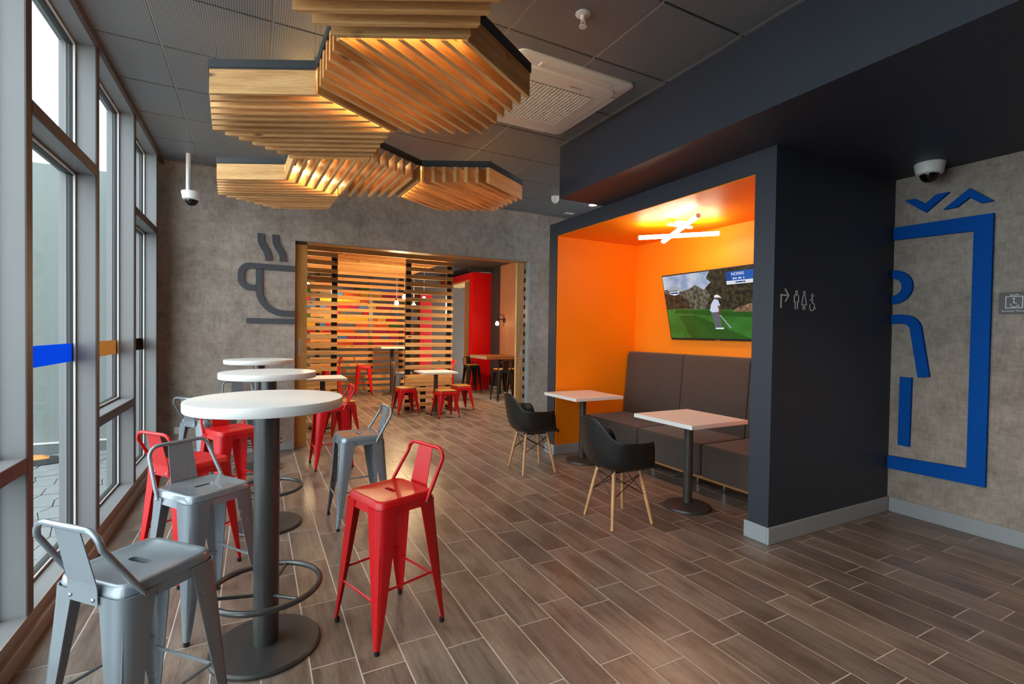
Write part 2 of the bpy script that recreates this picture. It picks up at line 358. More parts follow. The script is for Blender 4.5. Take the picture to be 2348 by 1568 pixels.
# ------------------------------------------------------------------ floor
floor = struct(empty('floor'), 'grey brown wood look plank tile floor with pale grout lines')
g = MB().box(-1.02, 5.4, YR, 13.6, -0.12, -0.0012); g.build('grout_bed', 'grout', floor)
PWX, PLY, gap = 0.1827, 0.512, 0.0066
cells = []
for k in range(-10, 24):
    x0 = 0.937 + PWX*k; ph = 2.15 if k % 2 == 0 else 2.03
    for j in range(-12, 24):
        y0 = ph + PLY*j
        if x0+PWX < XW or x0 > 5.2 or y0+PLY < YR or y0 > 13.0: continue
        if x0 > 4.25 and 8.6 < y0 < 11.2: continue
        xa, xb, ya, yb = max(x0+gap/2, XW-0.02), x0+PWX-gap/2, y0+gap/2, y0+PLY-gap/2
        if xb-xa < 0.02: continue
        vis = 0.0
        if ya > 0.4 and not (xa > XA+0.1 and yb < YA0-0.0 and False):
            pc = [to_px((x, y, 0)) for x, y in ((xa, ya), (xb, ya), (xb, yb), (xa, yb))]
            if all(pc):
                cx = sum(p[0] for p in pc)/4; cyy = sum(p[1] for p in pc)/4
                if -60 < cx < 2420 and cyy < 1640:
                    ar = 0
                    for i in range(4):
                        a, b = pc[i], pc[(i+1) % 4]; ar += a[0]*b[1]-b[0]*a[1]
                    vis = abs(ar)/2
        if (xa > XR or (xa > XAB and ya > YA0)) and ya < YB: vis = 0
        cells.append((vis, xa, xb, ya, yb))
cells.sort(key=lambda c: -c[0])
rest = MB(); pl_cache = {}
for i, (vis, xa, xb, ya, yb) in enumerate(cells):
    if i < 300 and vis > 0:
        key = (round(xb-xa, 4), round(yb-ya, 4))
        if key not in pl_cache:
            hx, hy = (xb-xa)/2, (yb-ya)/2; pl_cache[key] = MB().box(-hx, hx, -hy, hy, -0.008, 0).mesh('plank', 'plank')
        link('plank', pl_cache[key], floor, ((xa+xb)/2, (ya+yb)/2, 0))
    else: rest.box(xa, xb, ya, yb, -0.008, 0)
tag(rest.build('distant_planks', 'plank', floor), kind='stuff')
box('grey_tile_patch', 'greytile', 4.25, 5.2, 8.7, 11.1, -0.01, 0.001, floor)

# ------------------------------------------------------------------ ceiling
ceiling = struct(empty('ceiling'), 'dark grey perforated metal tile ceiling in a square grid')
box('slab', 'tgap', -1.02, 5.4, YR, YB+0.2, CE+0.02, CE+0.12, ceiling)
TX, TY = 0.6107, 0.603; tile_cache = {}
xs = [-0.533 + TX*k for k in range(-1, 9)]; ys = [1.9655 + TY*k for k in range(-10, 9)]
for i in range(len(xs)-1):
    for j in range(len(ys)-1):
        x0, x1, y0, y1 = max(xs[i], XW-0.05), min(xs[i+1], XR+0.2), max(ys[j], YR), min(ys[j+1], YB)
        if y1-y0 < 0.05 or x1-x0 < 0.05: continue
        if x0 > XBM and y1 < YBM: continue
        if y1 < -0.2: continue
        g_ = 0.006; key = (round(x1-x0, 3), round(y1-y0, 3))
        if key not in tile_cache:
            hx, hy = (x1-x0)/2-g_, (y1-y0)/2-g_
            tile_cache[key] = MB().box(-hx, hx, -hy, hy, 0, 0.02).mesh('ceiling_tile', 'tile_ceiling', bevel=0.003, bseg=1)
        link('ceiling_tile', tile_cache[key], ceiling, ((x0+x1)/2, (y0+y1)/2, CE))
for x in xs[1:]:
    y_far = YBM-0.02 if x > XBM else YR
    box('grid_runner', 'tbar', x-0.0045, x+0.0045, y_far, YB, CE+0.003, CE+0.02, ceiling)
tb = MB().box(-1.0, XR+0.2, YR, -0.2, CE, CE+0.02); tag(tb.build('distant_tiles', 'tile_ceiling', ceiling), kind='stuff')

# ------------------------------------------------------------------ window wall
mull = [5.985, 4.972, 3.906, 2.86, 1.80, 0.74, -0.32]
wl = struct(empty('wall_left'), 'glazed window wall of grey metal mullions with brown caps')
for y in mull:
    box('mullion', 'mullion', -1.06, XW-0.006, y-0.004, y+0.056, 0.0, CE, wl)
    box('mullion_cap', 'mullioncap', XW-0.006, XW, y-0.006, y+0.058, 0.133, CE-0.046, wl)
box('solid_panel', 'wallplain', -1.06, XW, YR, -0.33, 0, CE+0.05, wl)
box('corner_post', 'mullion', -1.06, XW-0.04, 6.06, YB+0.02, 0, CE, wl)
box('corner_post_cap', 'iconsgrey', XW-0.06, XW-0.02, 6.043, 6.09, 0, CE, wl)
box('head_beam', 'mullion', -1.06, XW-0.006, YR, 6.2, CE-0.045, CE, wl)
box('head_cap', 'mullioncap', XW-0.006, XW+0.018, YR, YB, CE-0.045, CE, wl)
box('sill_beam', 'mullion', -1.06, XW-0.006, YR, 6.2, 0.0, 0.13, wl)
box('sill_cap', 'silltrim', XW-0.006, XW, YR, 6.2, 0.075, 0.132, wl)
struct(box('baseboard_left', 'silltrim', XW-0.006, XW+0.025, YR, YB, 0.0, 0.075, None, bevel=0.004), 'brown grey low kerb trim along the window sill')
films = {1: 'bluefilm', 2: 'tanfilm', 3: 'darkfilm'}
fnames = {1: 'blue', 2: 'tan', 3: 'dark'}
wlabels = {1: 'window bay with blue safety stripe and a high transom', 2: 'window bay with tan safety stripe and low transom', 3: 'narrow far window bay with dark safety stripe by the concrete wall'}
for i in range(len(mull)-1):
    y1, y0 = mull[i], mull[i+1]+0.052; bay = 3-i
    wd = struct(empty('window_%d' % (i+1), (XG, (y0+y1)/2, 0)), wlabels.get(bay, 'window bay beside the nearest mullion with low transom'))
    low = (bay % 2 == 0); zt = 0.80 if low else 2.375; cy0 = (y0+y1)/2
    zs = [(0.13, zt-0.03), (zt+0.03, CE-0.045)]
    for (za, zb) in zs:
        a, b = y0-cy0, y1-cy0
        MB().box(-0.004, 0.004, a, b, za, zb).build('glass_pane', 'glass', wd)
        fr = MB()
        for (p, q, r_, s_) in ((a, a+0.022, za, zb), (b-0.022, b, za, zb), (a, b, za, za+0.022), (a, b, zb-0.022, zb)): fr.box(-0.02, 0.012, p, q, r_, s_)
        fr.build('gasket_frame', 'gasket', wd)
        br = MB()
        for (p, q, r_, s_) in ((b-0.022, b-0.008, za+0.008, zb-0.008), (a+0.008, a+0.022, za+0.008, zb-0.008), (a, b, za+0.008, za+0.018), (a, b, zb-0.018, zb-0.008)): br.box(0.0121, 0.022, p, q, r_, s_)
        br.build('glazing_bead', 'bead', wd)
    MB().box(-0.06, XW-0.006-XG, a, b, zt-0.03, zt+0.03).build('transom', 'mullion', wd)
    MB().box(XW-0.006-XG, XW-XG, a, b, zt-0.031, zt+0.031).build('transom_cap', 'mullioncap', wd)
    f = films.get(bay)
    if f: MB().box(0.0041, 0.0055, a+0.022, b-0.022, 1.195, 1.305).build('safety_stripe', f, wd)

# ------------------------------------------------------------------ outside
out = struct(empty('terrain_outside'), 'pale irregular stone paving outside the windows')
MB().box(-9, -1.06, -8, 12, -0.15, -0.02).build('joint_bed', 'paverjoint', out)
rnd = random.Random(3); cell = 0.165; nx, ny = 10, 29; gx0, gy0 = -1.08, 2.6
jit = {(i, j): (gx0-cell*i*1.05 + rnd.uniform(-.05, .05)*(i > 0), gy0+cell*j + rnd.uniform(-.055, .055)) for i in range(nx+1) for j in range(ny+1)}
for i in range(nx):
    for j in range(ny):
        q = [Vector(jit[k]) for k in ((i, j), (i+1, j), (i+1, j+1), (i, j+1))]; c = sum(q, Vector((0, 0)))/4
        q = [(p-c)*0.95 for p in q]; zt = rnd.uniform(-0.006, 0.004)
        MB().prism([tuple(p) for p in q], 'z', -0.03, zt).build('stone', 'paver', out, loc=(c.x, c.y, 0))
far = MB().box(-9, -2.85, -8, 7.1, -0.03, 0).box(-2.85, -1.06, -8, 2.55, -0.03, 0); tag(far.build('distant_stones', 'paver', out), kind='stuff')
wo = struct(empty('wall_outside'), 'pale green grey rendered wall outside beyond the windows')
box('render_panel', 'outwall', -6.5, -1.07, 7.12, 7.3, 0.12, 3.18, wo)
box('plinth', 'outbase', -6.5, -1.07, 7.09, 7.3, -0.05, 0.115, wo)
box('plinth_trim', 'bead', -6.5, -1.07, 7.085, 7.12, 0.116, 0.13, wo)

# ------------------------------------------------------------------ back wall with doorway
wb = struct(empty('wall_back'), 'grey concrete effect wall with a wide doorway')
TH = 0.20
box('wall_panel', 'concrete', -1.02, DX0, YB, YB+TH, 0, CE+0.05, wb)
box('wall_panel', 'concrete', DX1, XR+0.8, YB, YB+TH, 0, CE+0.05, wb)
box('lintel', 'concrete', DX0, DX1, YB, YB+TH, DZ, CE+0.05, wb)
box('jamb', 'skirt', DX1-0.028, DX1, YB+0.0005, YB+TH, 0, DZ, wb)
box('door_head', 'oak', DX0+0.13, DX1-0.03, YB+0.03, YB+TH, DZ-0.022, DZ, wb)
box('head_edge', 'silltrim', DX0, DX1-0.028, YB+0.0005, YB+0.03, DZ-0.018, DZ, wb)
box('door_track', 'gasket', DX0+0.001, DX0+0.13, YB+0.02, YB+0.1, DZ-0.045, DZ-0.019, wb)
struct(box('baseboard_back', 'skirt', XW, DX0, YB-0.02, YB, 0, 0.1, None, bevel=0.004), 'grey skirting under the coffee cup wall')
struct(box('baseboard_back_side', 'skirt', DX1, XA+1.0, YB-0.02, YB, 0, 0.1, None, bevel=0.004), 'grey skirting beside the white door jamb')
d1 = struct(empty('door_1', (DX0, YB+0.06, 0)), 'oak sliding door leaf left of the doorway')
MB().box(-0.02, 0.137, 0, 0.045, 0.012, DZ-0.046).build('door_leaf', 'oak', d1, bevel=0.002)
MB().box(0.044, 0.068, -0.004, 0.001, 1.10, 1.30).build('flush_handle', 'skirt', d1)
d2 = struct(empty('door_2', (DX1, YB+0.05, 0)), 'oak sliding door leaf right of the doorway')
MB().box(-0.185, -0.072, 0.0, 0.045, 0.012, DZ-0.03).build('door_leaf', 'oak', d2)
MB().box(-0.189, -0.185, 0.0, 0.045, 0.012, DZ-0.03).build('leaf_edge', 'oaklight', d2)
MB().box(-0.118, -0.1, -0.004, 0.001, 1.05, 1.22).build('flush_handle', 'chrome', d2)
for k in range(18): MB().box(-0.07, -0.045, 0.005, 0.04, 0.05+k*0.132, 0.11+k*0.132).build('pocket_brush', 'gasket', d2)
# socket plate
so = empty('wall_socket', (-0.712, YB, 0.31), label='white wall socket plate low on the concrete wall', cat='socket')
MB().box(-0.062, 0.062, -0.010, 0, -0.038, 0.038).build('plate', 'whiteplastic', so, bevel=0.003)
for k in (-1, 0, 1): MB().box(k*0.034-0.013, k*0.034+0.013, -0.013, -0.0095, -0.022, 0.022).build('outlet_module', 'white', so, bevel=0.002)

# coffee cup emblem on the back wall
cup = empty('cup_emblem', (0.1, YB-0.001, 1.5), label='charcoal coffee cup emblem with two steam waves on concrete wall', cat='wall emblem')
def emb(name, path, wdt): 
    pth = [(p[0]-0.1, p[1]-1.5) for p in path]
    return MB().ribbon(pth, wdt, 'y', -0.022, 0.0).build(name, 'iconsgrey', cup)
hp = [(DX0-0.002, 2.122)] + [(-0.06, 2.128)] + arc(-0.06, 2.035, 0.093, PI/2, PI, 6)[1:] + [(-0.153, 1.975)] + arc(-0.06, 1.975, 0.093, PI, 1.5*PI, 6)[1:] + [(-0.004, 1.88)]
emb('handle', hp, 0.064)
bp_ = [(0.028, 2.10), (0.028, 1.86)] + arc(0.29, 1.86, 0.262, PI, 1.5*PI, 10)[1:] + [(DX0-0.002, 1.597)]
emb('cup_bowl', bp_, 0.068)
for dx in (0, 0.152):
    emb('steam_wave', [(0.042+dx+0.078*(0.5-0.5*math.cos(PI*min(1, max(0, (2.44-z)/0.20)))) + 0.0, z) for z in [2.50-0.3*i/16 for i in range(17)]], 0.068)
emb('saucer', [(-0.098, 1.507), (DX0-0.002, 1.507)], 0.058)

# ------------------------------------------------------------------ alcove, beam, right wall
al = struct(empty('wall_alcove'), 'slate painted alcove box lined in bright orange')
box('alcove_pier', 'slate', XA, XR+0.1, YA0, YI0, 0, ZS, al)
box('alcove_cheek', 'slate', XA, XAB+0.1, YI1, YA1, 0, ZS, al)
box('alcove_header', 'slate', XA, XAB+0.1, YI0, YI1, ZI, ZS, al)
box('alcove_rear', 'slate', XAB, XAB+0.1, YI0, YI1, 0, ZI, al)
box('orange_side', 'orange', XA+0.012, XAB, YI1-0.006, YI1, 0, ZI, al)
box('orange_side', 'orange', XA+0.012, XAB, YI0, YI0+0.006, 0, ZI, al)
box('orange_rear', 'orange', XAB-0.006, XAB, YI0+0.006, YI1-0.006, 0, ZI, al)
box('orange_soffit', 'orange', XA+0.012, XAB-0.006, YI0+0.006, YI1-0.006, ZI-0.006, ZI, al)
bm_ = struct(empty('beam'), 'deep slate painted bulkhead beam under the ceiling')
box('bulkhead_face', 'slate', XBM, XBM+0.12, YR, YBM, ZS, CE+0.05, bm_)
box('bulkhead_end', 'slate', XBM+0.12, XR+0.1, YBM-0.12, YBM, ZS, CE+0.05, bm_)
box('soffit', 'slate', XBM+0.12, XR+0.1, YR, YBM-0.12, ZS, ZS+0.06, bm_)
wr = struct(box('wall_right', 'concrete', XR, XR+0.12, YR, YA0, 0, CE+0.05), 'grey concrete effect wall with blue lift emblem')
struct(box('wall_side', 'wallplain', XR, XR+0.12, YA1, YB, 0, CE+0.05), 'hidden side wall behind the alcove')
wre = struct(box('wall_rear', 'wallplain', -1.06, XR+0.12, YR-0.1, YR, 0, CE+0.05), 'plain wall behind the viewer')
def skirt(name, label, x0, x1, y0, y1): struct(box(name, 'skirt', x0, x1, y0, y1, 0, 0.115, None, bevel=0.004), label)
skirt('baseboard_pier', 'pale grey skirting along the dark pier side', XA-0.018, XR-0.018, YA0-0.018, YA0)
skirt('baseboard_pier_front', 'pale grey skirting on the pier end', XA-0.018, XA, YA0, YI0+0.018)
skirt('baseboard_right', 'pale grey skirting under the blue emblem', XR-0.018, XR, YR, YA0-0.018)
skirt('baseboard_cheek', 'grey skirting below the orange side wall', XA, XAB-0.01, YI1-0.024, YI1-0.006)
skirt('baseboard_cheek_front', 'pale grey skirting on the far alcove end', XA-0.018, XA, YI1-0.024, YA1+0.018)

# blue lift emblem on the right wall (coordinates y,z on the wall)
em = empty('lift_emblem', (XR, 1.8, 0.3), label='large blue accessible lift emblem on concrete wall', cat='wall emblem')
def bl(name, poly, d=0.03): return MB().prism([(p[0]-1.8, p[1]-0.3) for p in poly], 'x', -d, 0).build(name, 'blue', em)
bl('frame_outline', [(2.094, 2.303), (1.489, 2.297), (1.489, 0.362), (2.094, 0.352), (2.094, 0.452), (1.594, 0.47), (1.594, 2.189), (2.094, 2.203)])
bl('chevron_down', [(2.026, 2.506), (1.957, 2.506), (1.888, 2.452), (1.82, 2.506), (1.741, 2.506), (1.885, 2.383)])
bl('chevron_up', [(1.775, 2.381), (1.695, 2.381), (1.624, 2.437), (1.56, 2.381), (1.49, 2.381), (1.625, 2.503)])
hd = arc(2.094, 1.822, 0.138, PI*1.5, PI*0.5, 12) if False else [(2.094, 1.822+0.138)] + [(2.094-0.138*math.sin(PI*i/12), 1.822+0.138*math.cos(PI*i/12)) for i in range(1, 12)] + [(2.094, 1.822-0.138)] + [(2.094, 1.822-0.07)] + [(2.094-0.066*math.sin(PI*i/10), 1.822-0.07*math.cos(PI*i/10)) for i in range(1, 10)] + [(2.094, 1.822+0.07)]
bl('head_ring', hd)
rb = [(2.094-1.8, 1.563-0.3), (2.02-1.8, 1.563-0.3)] + [(2.02-0.095*math.sin(PI/2*i/6)-1.8, 1.563-0.095+0.095*math.cos(PI/2*i/6)-0.3) for i in range(1, 7)] + [(1.868-1.8, 1.11-0.3)]
MB().ribbon(rb, 0.074, 'x', -0.03, 0).build('arm', 'blue', em)
bl('leg_bar', [(2.023, 1.10), (1.945, 1.10), (1.949, 0.553), (2.025, 0.556)])
# small lift sign
sg = empty('lift_sign', (XR, 1.375, 1.66), label='small dark grey lift sign with white wheelchair icon', cat='sign')
MB().box(-0.008, 0, -0.078, 0.078, -0.074, 0.076).build('plate', 'signgrey', sg, bevel=0.002)
def ics(path, wd_, closed=False, name='icon_stroke'): return MB().ribbon(path, wd_, 'x', -0.0095, -0.008, closed).build(name, 'signwhite', sg)
def fl(pts): return [(-p[0], p[1]) for p in pts]
ics(fl([(-0.042, -0.032), (0.042, -0.032), (0.042, 0.046), (-0.042, 0.046)]), 0.005, True, 'icon_frame')
ics(fl(arc(0, -0.008, 0.018, PI*0.9, PI*2.1, 12)), 0.004, False, 'icon_wheel')
ics(fl([(-0.002, 0.022), (-0.002, 0.002), (0.014, 0.0), (0.024, -0.024)]), 0.005, False, 'icon_body')
MB().prism(fl(arc(-0.002, 0.031, 0.006, 0, 2*PI, 10)[:-1]), 'x', -0.0095, -0.008).build('icon_head', 'signwhite', sg)
ics(fl([(-0.022, 0.061), (-0.012, 0.053), (-0.002, 0.061)]), 0.004, False, 'icon_chevron'); ics(fl([(0.002, 0.053), (0.012, 0.061), (0.022, 0.053)]), 0.004, False, 'icon_chevron')
RX = Matrix(((0, 0, -1), (-1, 0, 0), (0, 1, 0)))   # text facing -x, reading towards -y
text('sign_text', 'Ascensor Discap', 0.0185, 'signwhite', Vector((-0.0083, 0.064, -0.058)), RX, sg)

# toilet pictograms on the pier side (plane y = YA0)
pt = empty('toilet_pictograms', (3.36, YA0-0.0003, 1.6), label='white arrow, man, woman and wheelchair pictograms on dark pier', cat='sign')
def pr(name, path, wd_, closed=False): return MB().ribbon([(p[0]-3.36, p[1]-1.6) for p in path], wd_, 'y', -0.0022, 0, closed).build(name, 'signwhite', pt)
pr('arrow_shaft', [(3.157, 1.602), (3.157, 1.692), (3.232, 1.692)], 0.011); pr('arrow_head', [(3.196, 1.735), (3.238, 1.692), (3.200, 1.648)], 0.011)
def person_icon(cx, name, skirted):
    pr(name+'_head', arc(cx, 1.718, 0.011, 0, 2*PI, 12)[:-1], 0.006, True)
    if skirted: pr(name+'_body', [(cx-0.010, 1.600), (cx-0.010, 1.635), (cx-0.028, 1.635), (cx-0.012, 1.698), (cx+0.012, 1.698), (cx+0.028, 1.635), (cx+0.010, 1.635), (cx+0.010, 1.600)], 0.006)
    else: pr(name+'_body', [(cx-0.012, 1.600), (cx-0.012, 1.652), (cx-0.024, 1.652), (cx-0.024, 1.692), (cx-0.014, 1.700), (cx+0.014, 1.700), (cx+0.024, 1.692), (cx+0.024, 1.652), (cx+0.012, 1.652), (cx+0.012, 1.600)], 0.006)
person_icon(3.325, 'man', False); person_icon(3.413, 'woman', True)
pr('wheelchair_head', arc(3.508, 1.703, 0.011, 0, 2*PI, 12)[:-1], 0.006, True)
pr('wheelchair_wheel', arc(3.505, 1.622, 0.026, PI*0.75, PI*2.0, 14), 0.006); pr('wheelchair_body', [(3.478, 1.672), (3.506, 1.672), (3.506, 1.652), (3.530, 1.646), (3.545, 1.606)], 0.007); pr('wheelchair_back', [(3.506, 1.690), (3.510, 1.655)], 0.012)

# ------------------------------------------------------------------ hexagon slat lamps
HS, ZB, SH, ST, NS = 0.57, 2.655, 0.132, 0.024, 13
RV = Vector((math.cos(YAW), -math.sin(YAW))); FV = Vector((math.sin(YAW), math.cos(YAW)))
BASE_ANG = math.atan2(RV.y, RV.x)
def hexpt(k, r=HS): a = BASE_ANG + PI/3*k; return Vector((r*math.cos(a), r*math.sin(a)))
def hex_lamp(lat, dep, turn, leds, label, wires=()):
    c = RV*(lat*HS) + FV*(dep*HS)
    root = empty('hexagon_slat_lamp', (c.x, c.y, ZB), label=label, cat='ceiling lamp', group='hexagon timber slat ceiling lamps')
    ang = BASE_ANG + turn*PI/3
    step = (1.732*HS - ST - 0.012)/(NS-1)
    for i in range(NS):
        v = -step*(NS-1)/2 + step*i
        h = lambda q: HS - abs(q)*0.57735 - 0.006
        a, b = v-ST/2, v+ST/2
        poly = [(-h(a), -ST/2), (h(a), -ST/2), (h(b), ST/2), (-h(b), ST/2)]
        o = MB().prism(poly, 'z', 0, SH).build('slat', 'pine', root, bevel=0.0015, bseg=1)
        nrm = Vector((-math.sin(ang), math.cos(ang)))*v
        o.location = (nrm.x, nrm.y, 0); o.rotation_euler = (0, 0, ang)
    fr = MB()
    for k in range(6):
        p, q = hexpt(k, HS), hexpt(k+1, HS); p2, q2 = hexpt(k, HS-0.03), hexpt(k+1, HS-0.03); p3, q3 = hexpt(k, HS-0.006), hexpt(k+1, HS-0.006)
        fr.prism([tuple(p), tuple(q), tuple(q3), tuple(p3)], 'z', SH-0.004, SH+0.045)
        fr.prism([tuple(p), tuple(q), tuple(q2), tuple(p2)], 'z', SH+0.0005, SH+0.005)
    fr.build('rim_frame', 'frameblack', root)
    for k in leds:
        p, q = hexpt(k, HS), hexpt(k+1, HS); d = (q-p).normalized(); p += d*0.03; q -= d*0.03
        MB().tube([(p.x, p.y, SH-0.016), (q.x, q.y, SH-0.016)], 0.0045, 6).build('led_strip', 'ledwarm', root)
    if turn:
        nv_ = Vector((-math.sin(ang), math.cos(ang))); tv_ = Vector((math.cos(ang), math.sin(ang)))
        for off in (-0.16, 0.16):
            p, q = nv_*(-0.36) + tv_*off, nv_*0.36 + tv_*off
            MB().tube([(p.x, p.y, SH+0.010), (q.x, q.y, SH+0.010)], 0.005, 6).build('led_strip', 'ledsoft', root)  # cross strips added to brighten the slats along their length
            ch = [p-tv_*0.02, q-tv_*0.02, q+tv_*0.02, p+tv_*0.02]
            MB().prism([tuple(v) for v in ch], 'z', SH+0.017, SH+0.021).build('led_spill_cover', 'frameblack', root)  # opaque cover added to keep strip light off the ceiling
    for k in range(6):
        p = hexpt(k, HS-0.015)
        if k % 2 == 0: continue
        MB().tube([(p.x, p.y, SH+0.04), (p.x*0.97, p.y*0.97, CE-ZB)], 0.0016, 5).build('hanging_wire', 'chrome', root)
        MB().tube([(p.x, p.y, SH+0.045), (p.x, p.y, SH+0.072)], 0.007, 8).build('wire_grip', 'chrome', root)
    return root
# edges k: side between vertex k (angle 60k from lateral axis) and k+1; 0 far-right,1 far,2 far-left,3 near-left,4 near,5 near-right
hex_lamp(-0.857, 2.848, 0, [1], 'nearest hexagon timber slat lamp, cut off by the top of the photo')
hex_lamp(-0.857, 4.58, 1, [2], 'hexagon slat lamp with slats running diagonally toward the air conditioner')
hex_lamp(-2.357, 5.446, 0, [], 'large hexagon slat lamp nearest the windows, overlapping the diagonal one')
hex_lamp(-2.357, 7.178, 2, [2, 0], 'middle rear hexagon lamp with open slats and bright strip, between two others')
hex_lamp(-3.857, 8.044, 0, [], 'smaller far hexagon slat lamp beside the hanging dome camera')
hex_lamp(-0.857, 8.044, 1, [], 'far hexagon slat lamp at the end, nearest the slate beam')

# ------------------------------------------------------------------ stools
def ring_shift(r, dx, dy): return [(p[0]+dx, p[1]+dy, p[2]) for p in r]
def make_stool(name, mat, H=0.645, back=True, woodseat=False, foot=0.19, half=0.145):
    root = empty(name)
    zk = H-0.062
    # seat pan with raised rim and hand slot
    s = MB()
    n = 5
    rings = [rsq(half+0.012, 0.045, zk, n), rsq(half+0.006, 0.045, zk+0.03, n), rsq(half+0.008, 0.045, zk+0.032, n), rsq(half+0.003, 0.042, H-0.008, n), rsq(half-0.003, 0.04, H-0.001, n), rsq(half-0.009, 0.036, H, n), rsq(half-0.018, 0.032, H-0.003, n)]
    slot = []
    sl, sw = 0.044, 0.0135
    for p in rsq(sl, sw*0.99, 0, n, sw): slot.append((p[1], p[0], 0))
    slot = slot[-5:] + slot[:-5]
    slot = slot[::-1]
    # align slot order with outer ring by angle
    outer = rings[-1]
    slot.sort(key=lambda p: math.atan2(p[1]*1.0, p[0]*1.0) % (2*PI))
    outer_sorted = sorted(range(len(outer)), key=lambda i: math.atan2(outer[i][1], outer[i][0]) % (2*PI))
    rings = [[r[i] for i in outer_sorted] for r in rings]
    if woodseat:
        s.loft(rings[:-2], cap0=False, cap1=True); s.build('seat_pan', mat, root, smooth=50)
        w_ = MB().loft([rsq(half-0.004, 0.04, H-0.002, n), rsq(half+0.002, 0.042, H+0.003, n), rsq(half+0.002, 0.042, H+0.016, n), rsq(half-0.004, 0.04, H+0.02, n)])
        w_.build('wooden_seat', 'seatwood', root, smooth=40)
    else:
        s.loft(rings + [[(p[0], p[1], H-0.003) for p in slot], [(p[0]*0.96, p[1]*0.9, H-0.016) for p in slot]], cap0=False, cap1=False)
        s.build('seat', mat, root, smooth=50)
        MB().prism([(p[0]*1.4, p[1]*1.4) for p in slot], 'z', H-0.018, H-0.0165).build('slot_shadow_plate', 'black', root)
    # skirt arches are the seat ring; legs are tapered angle profiles
    b0 = half+0.0135
    def leg_e(z): return b0 + (foot-b0)*(max(0.0, (zk+0.028-z)/(zk+0.006))**1.15)
    def leg_w(z):
        t = max(0.0, (zk+0.028-z)/(zk+0.006)); return 0.10 if z > zk-0.01 else 0.078*max(0.0, 1-t)**0.9 + 0.021
    def leg_r(z): return min(0.042, leg_w(z)*0.45)
    for sx in (-1, 1):
        for sy in (-1, 1):
            rg = []
            prof_z = [zk+0.028, zk-0.03, H*0.55, H*0.30, H*0.14, 0.022]
            tt = [(zk+0.028-z)/(zk+0.006) for z in prof_z]
            for z, t in zip(prof_z, tt):
                e = b0 + (foot-b0)*(t**1.15)
                wdt = 0.078*(1-t)**0.9 + 0.021
                if z > zk-0.01: wdt = 0.10
                rc = leg_r(z); th = 0.004
                outp = [(e-wdt, e)] + [(e-rc+rc*math.sin(PI/2*i/4), e-rc+rc*math.cos(PI/2*i/4)) for i in range(5)] + [(e, e-wdt)]
                inp = [(e-th, e-wdt)] + [(e-th-rc+rc*math.cos(PI/2*i/4)*1.0, e-th-rc+rc*math.sin(PI/2*i/4)) for i in range(5)] + [(e-wdt, e-th)]
                rg.append([(sx*p[0], sy*p[1], z) for p in outp+inp])
            lg = MB().loft(rg)
            # pressed rib down the outer corner
            rib = []
            for z in (H*0.80, H*0.62, H*0.44, H*0.30, H*0.20):
                k = leg_e(z) - leg_r(z)*(1-0.7071) - 0.0012; rib.append((sx*k, sy*k, z))
            lg.tube(rib, [0.002, 0.0042, 0.0042, 0.004, 0.002], 6)
            o = lg.build('leg', mat, root, smooth=35)
            fo = foot-0.012
            MB().lathe([(0.011, 0), (0.012, 0.003), (0.0115, 0.022)], 10, (sx*fo, sy*fo, 0)).build('foot_cap', 'rubber', o)
    def at(z):
        t = (zk+0.028-z)/(zk+0.006); return b0 + (foot-b0)*(t**1.15) - 0.008
    if H > 0.55: za, zb_ = H*0.40, H*0.33
    else: za, zb_ = None, None
    if za:
        for sy in (-1, 1): e = at(za); MB().tube([(-e, sy*e, za), (e, sy*e, za)], 0.006, 6).build('footrest_bar', mat, root, smooth=40)
        for sx in (-1, 1): e = at(zb_); MB().tube([(sx*e, -e, zb_), (sx*e, e, zb_)], 0.006, 6).build('footrest_bar', mat, root, smooth=40)
    e = at(zk-0.03)-0.012
    MB().tube([(-e, -e, zk-0.012), (e, e, zk-0.012)], 0.006, 6).tube([(-e, e, zk-0.02), (e, -e, zk-0.02)], 0.006, 6).build('cross_brace', 'black', root)
    if back:
        hw, top, ox = 0.142, H+0.185, half+0.062
        pth = []
        a0 = Vector((half-0.055, half+0.016, H-0.045)); rc = 0.05; a1 = Vector((ox-0.008, hw, top-rc))
        left = [a0, a0.lerp(a1, 0.25), a0.lerp(a1, 0.55), a0.lerp(a1, 0.82), a0.lerp(a1, 0.93)]
        cr = [Vector((ox-0.008+0.008*math.sin(PI/2*i/4), hw-rc+rc*math.cos(PI/2*i/4), top-rc+rc*math.sin(PI/2*i/4))) for i in range(5)]
        full = left + cr; full = full + [Vector((p.x, -p.y, p.z)) for p in reversed(full)]
        t_ = MB().tube(full, [0.006] + [0.0095]*(len(full)-2) + [0.006], 8)
        o = t_.build('back_tube', mat, root, smooth=50)
        for sy in (-1, 1): MB().lathe([(0.006, 0), (0.006, 0.003), (0.003, 0.005)], 10).build('screw', 'screw', o, loc=(half-0.052, sy*(half+0.019), H-0.043), rot=(-sy*PI/2, 0, 0))
        th = 0.003; pn = MB()
        zz = [(H-0.058, half+0.018, 0.068), (H-0.012, half+0.018, 0.066), (H+0.003, half+0.019, 0.064), (top-0.004, ox-0.004, 0.056)]
        pn.loft([[(x, -w_, z), (x, w_, z), (x+th, w_, z), (x+th, -w_, z)] for z, x, w_ in zz])
        pl = pn.build('back_panel', mat, root)
        for sy in (-1, 1): MB().lathe([(0.006, 0), (0.006, 0.003), (0.003, 0.005)], 10).build('screw', 'screw', pl, loc=(half+0.021, sy*0.05, H-0.042), rot=(0, PI/2, 0))
    return root
stool_proto = {}
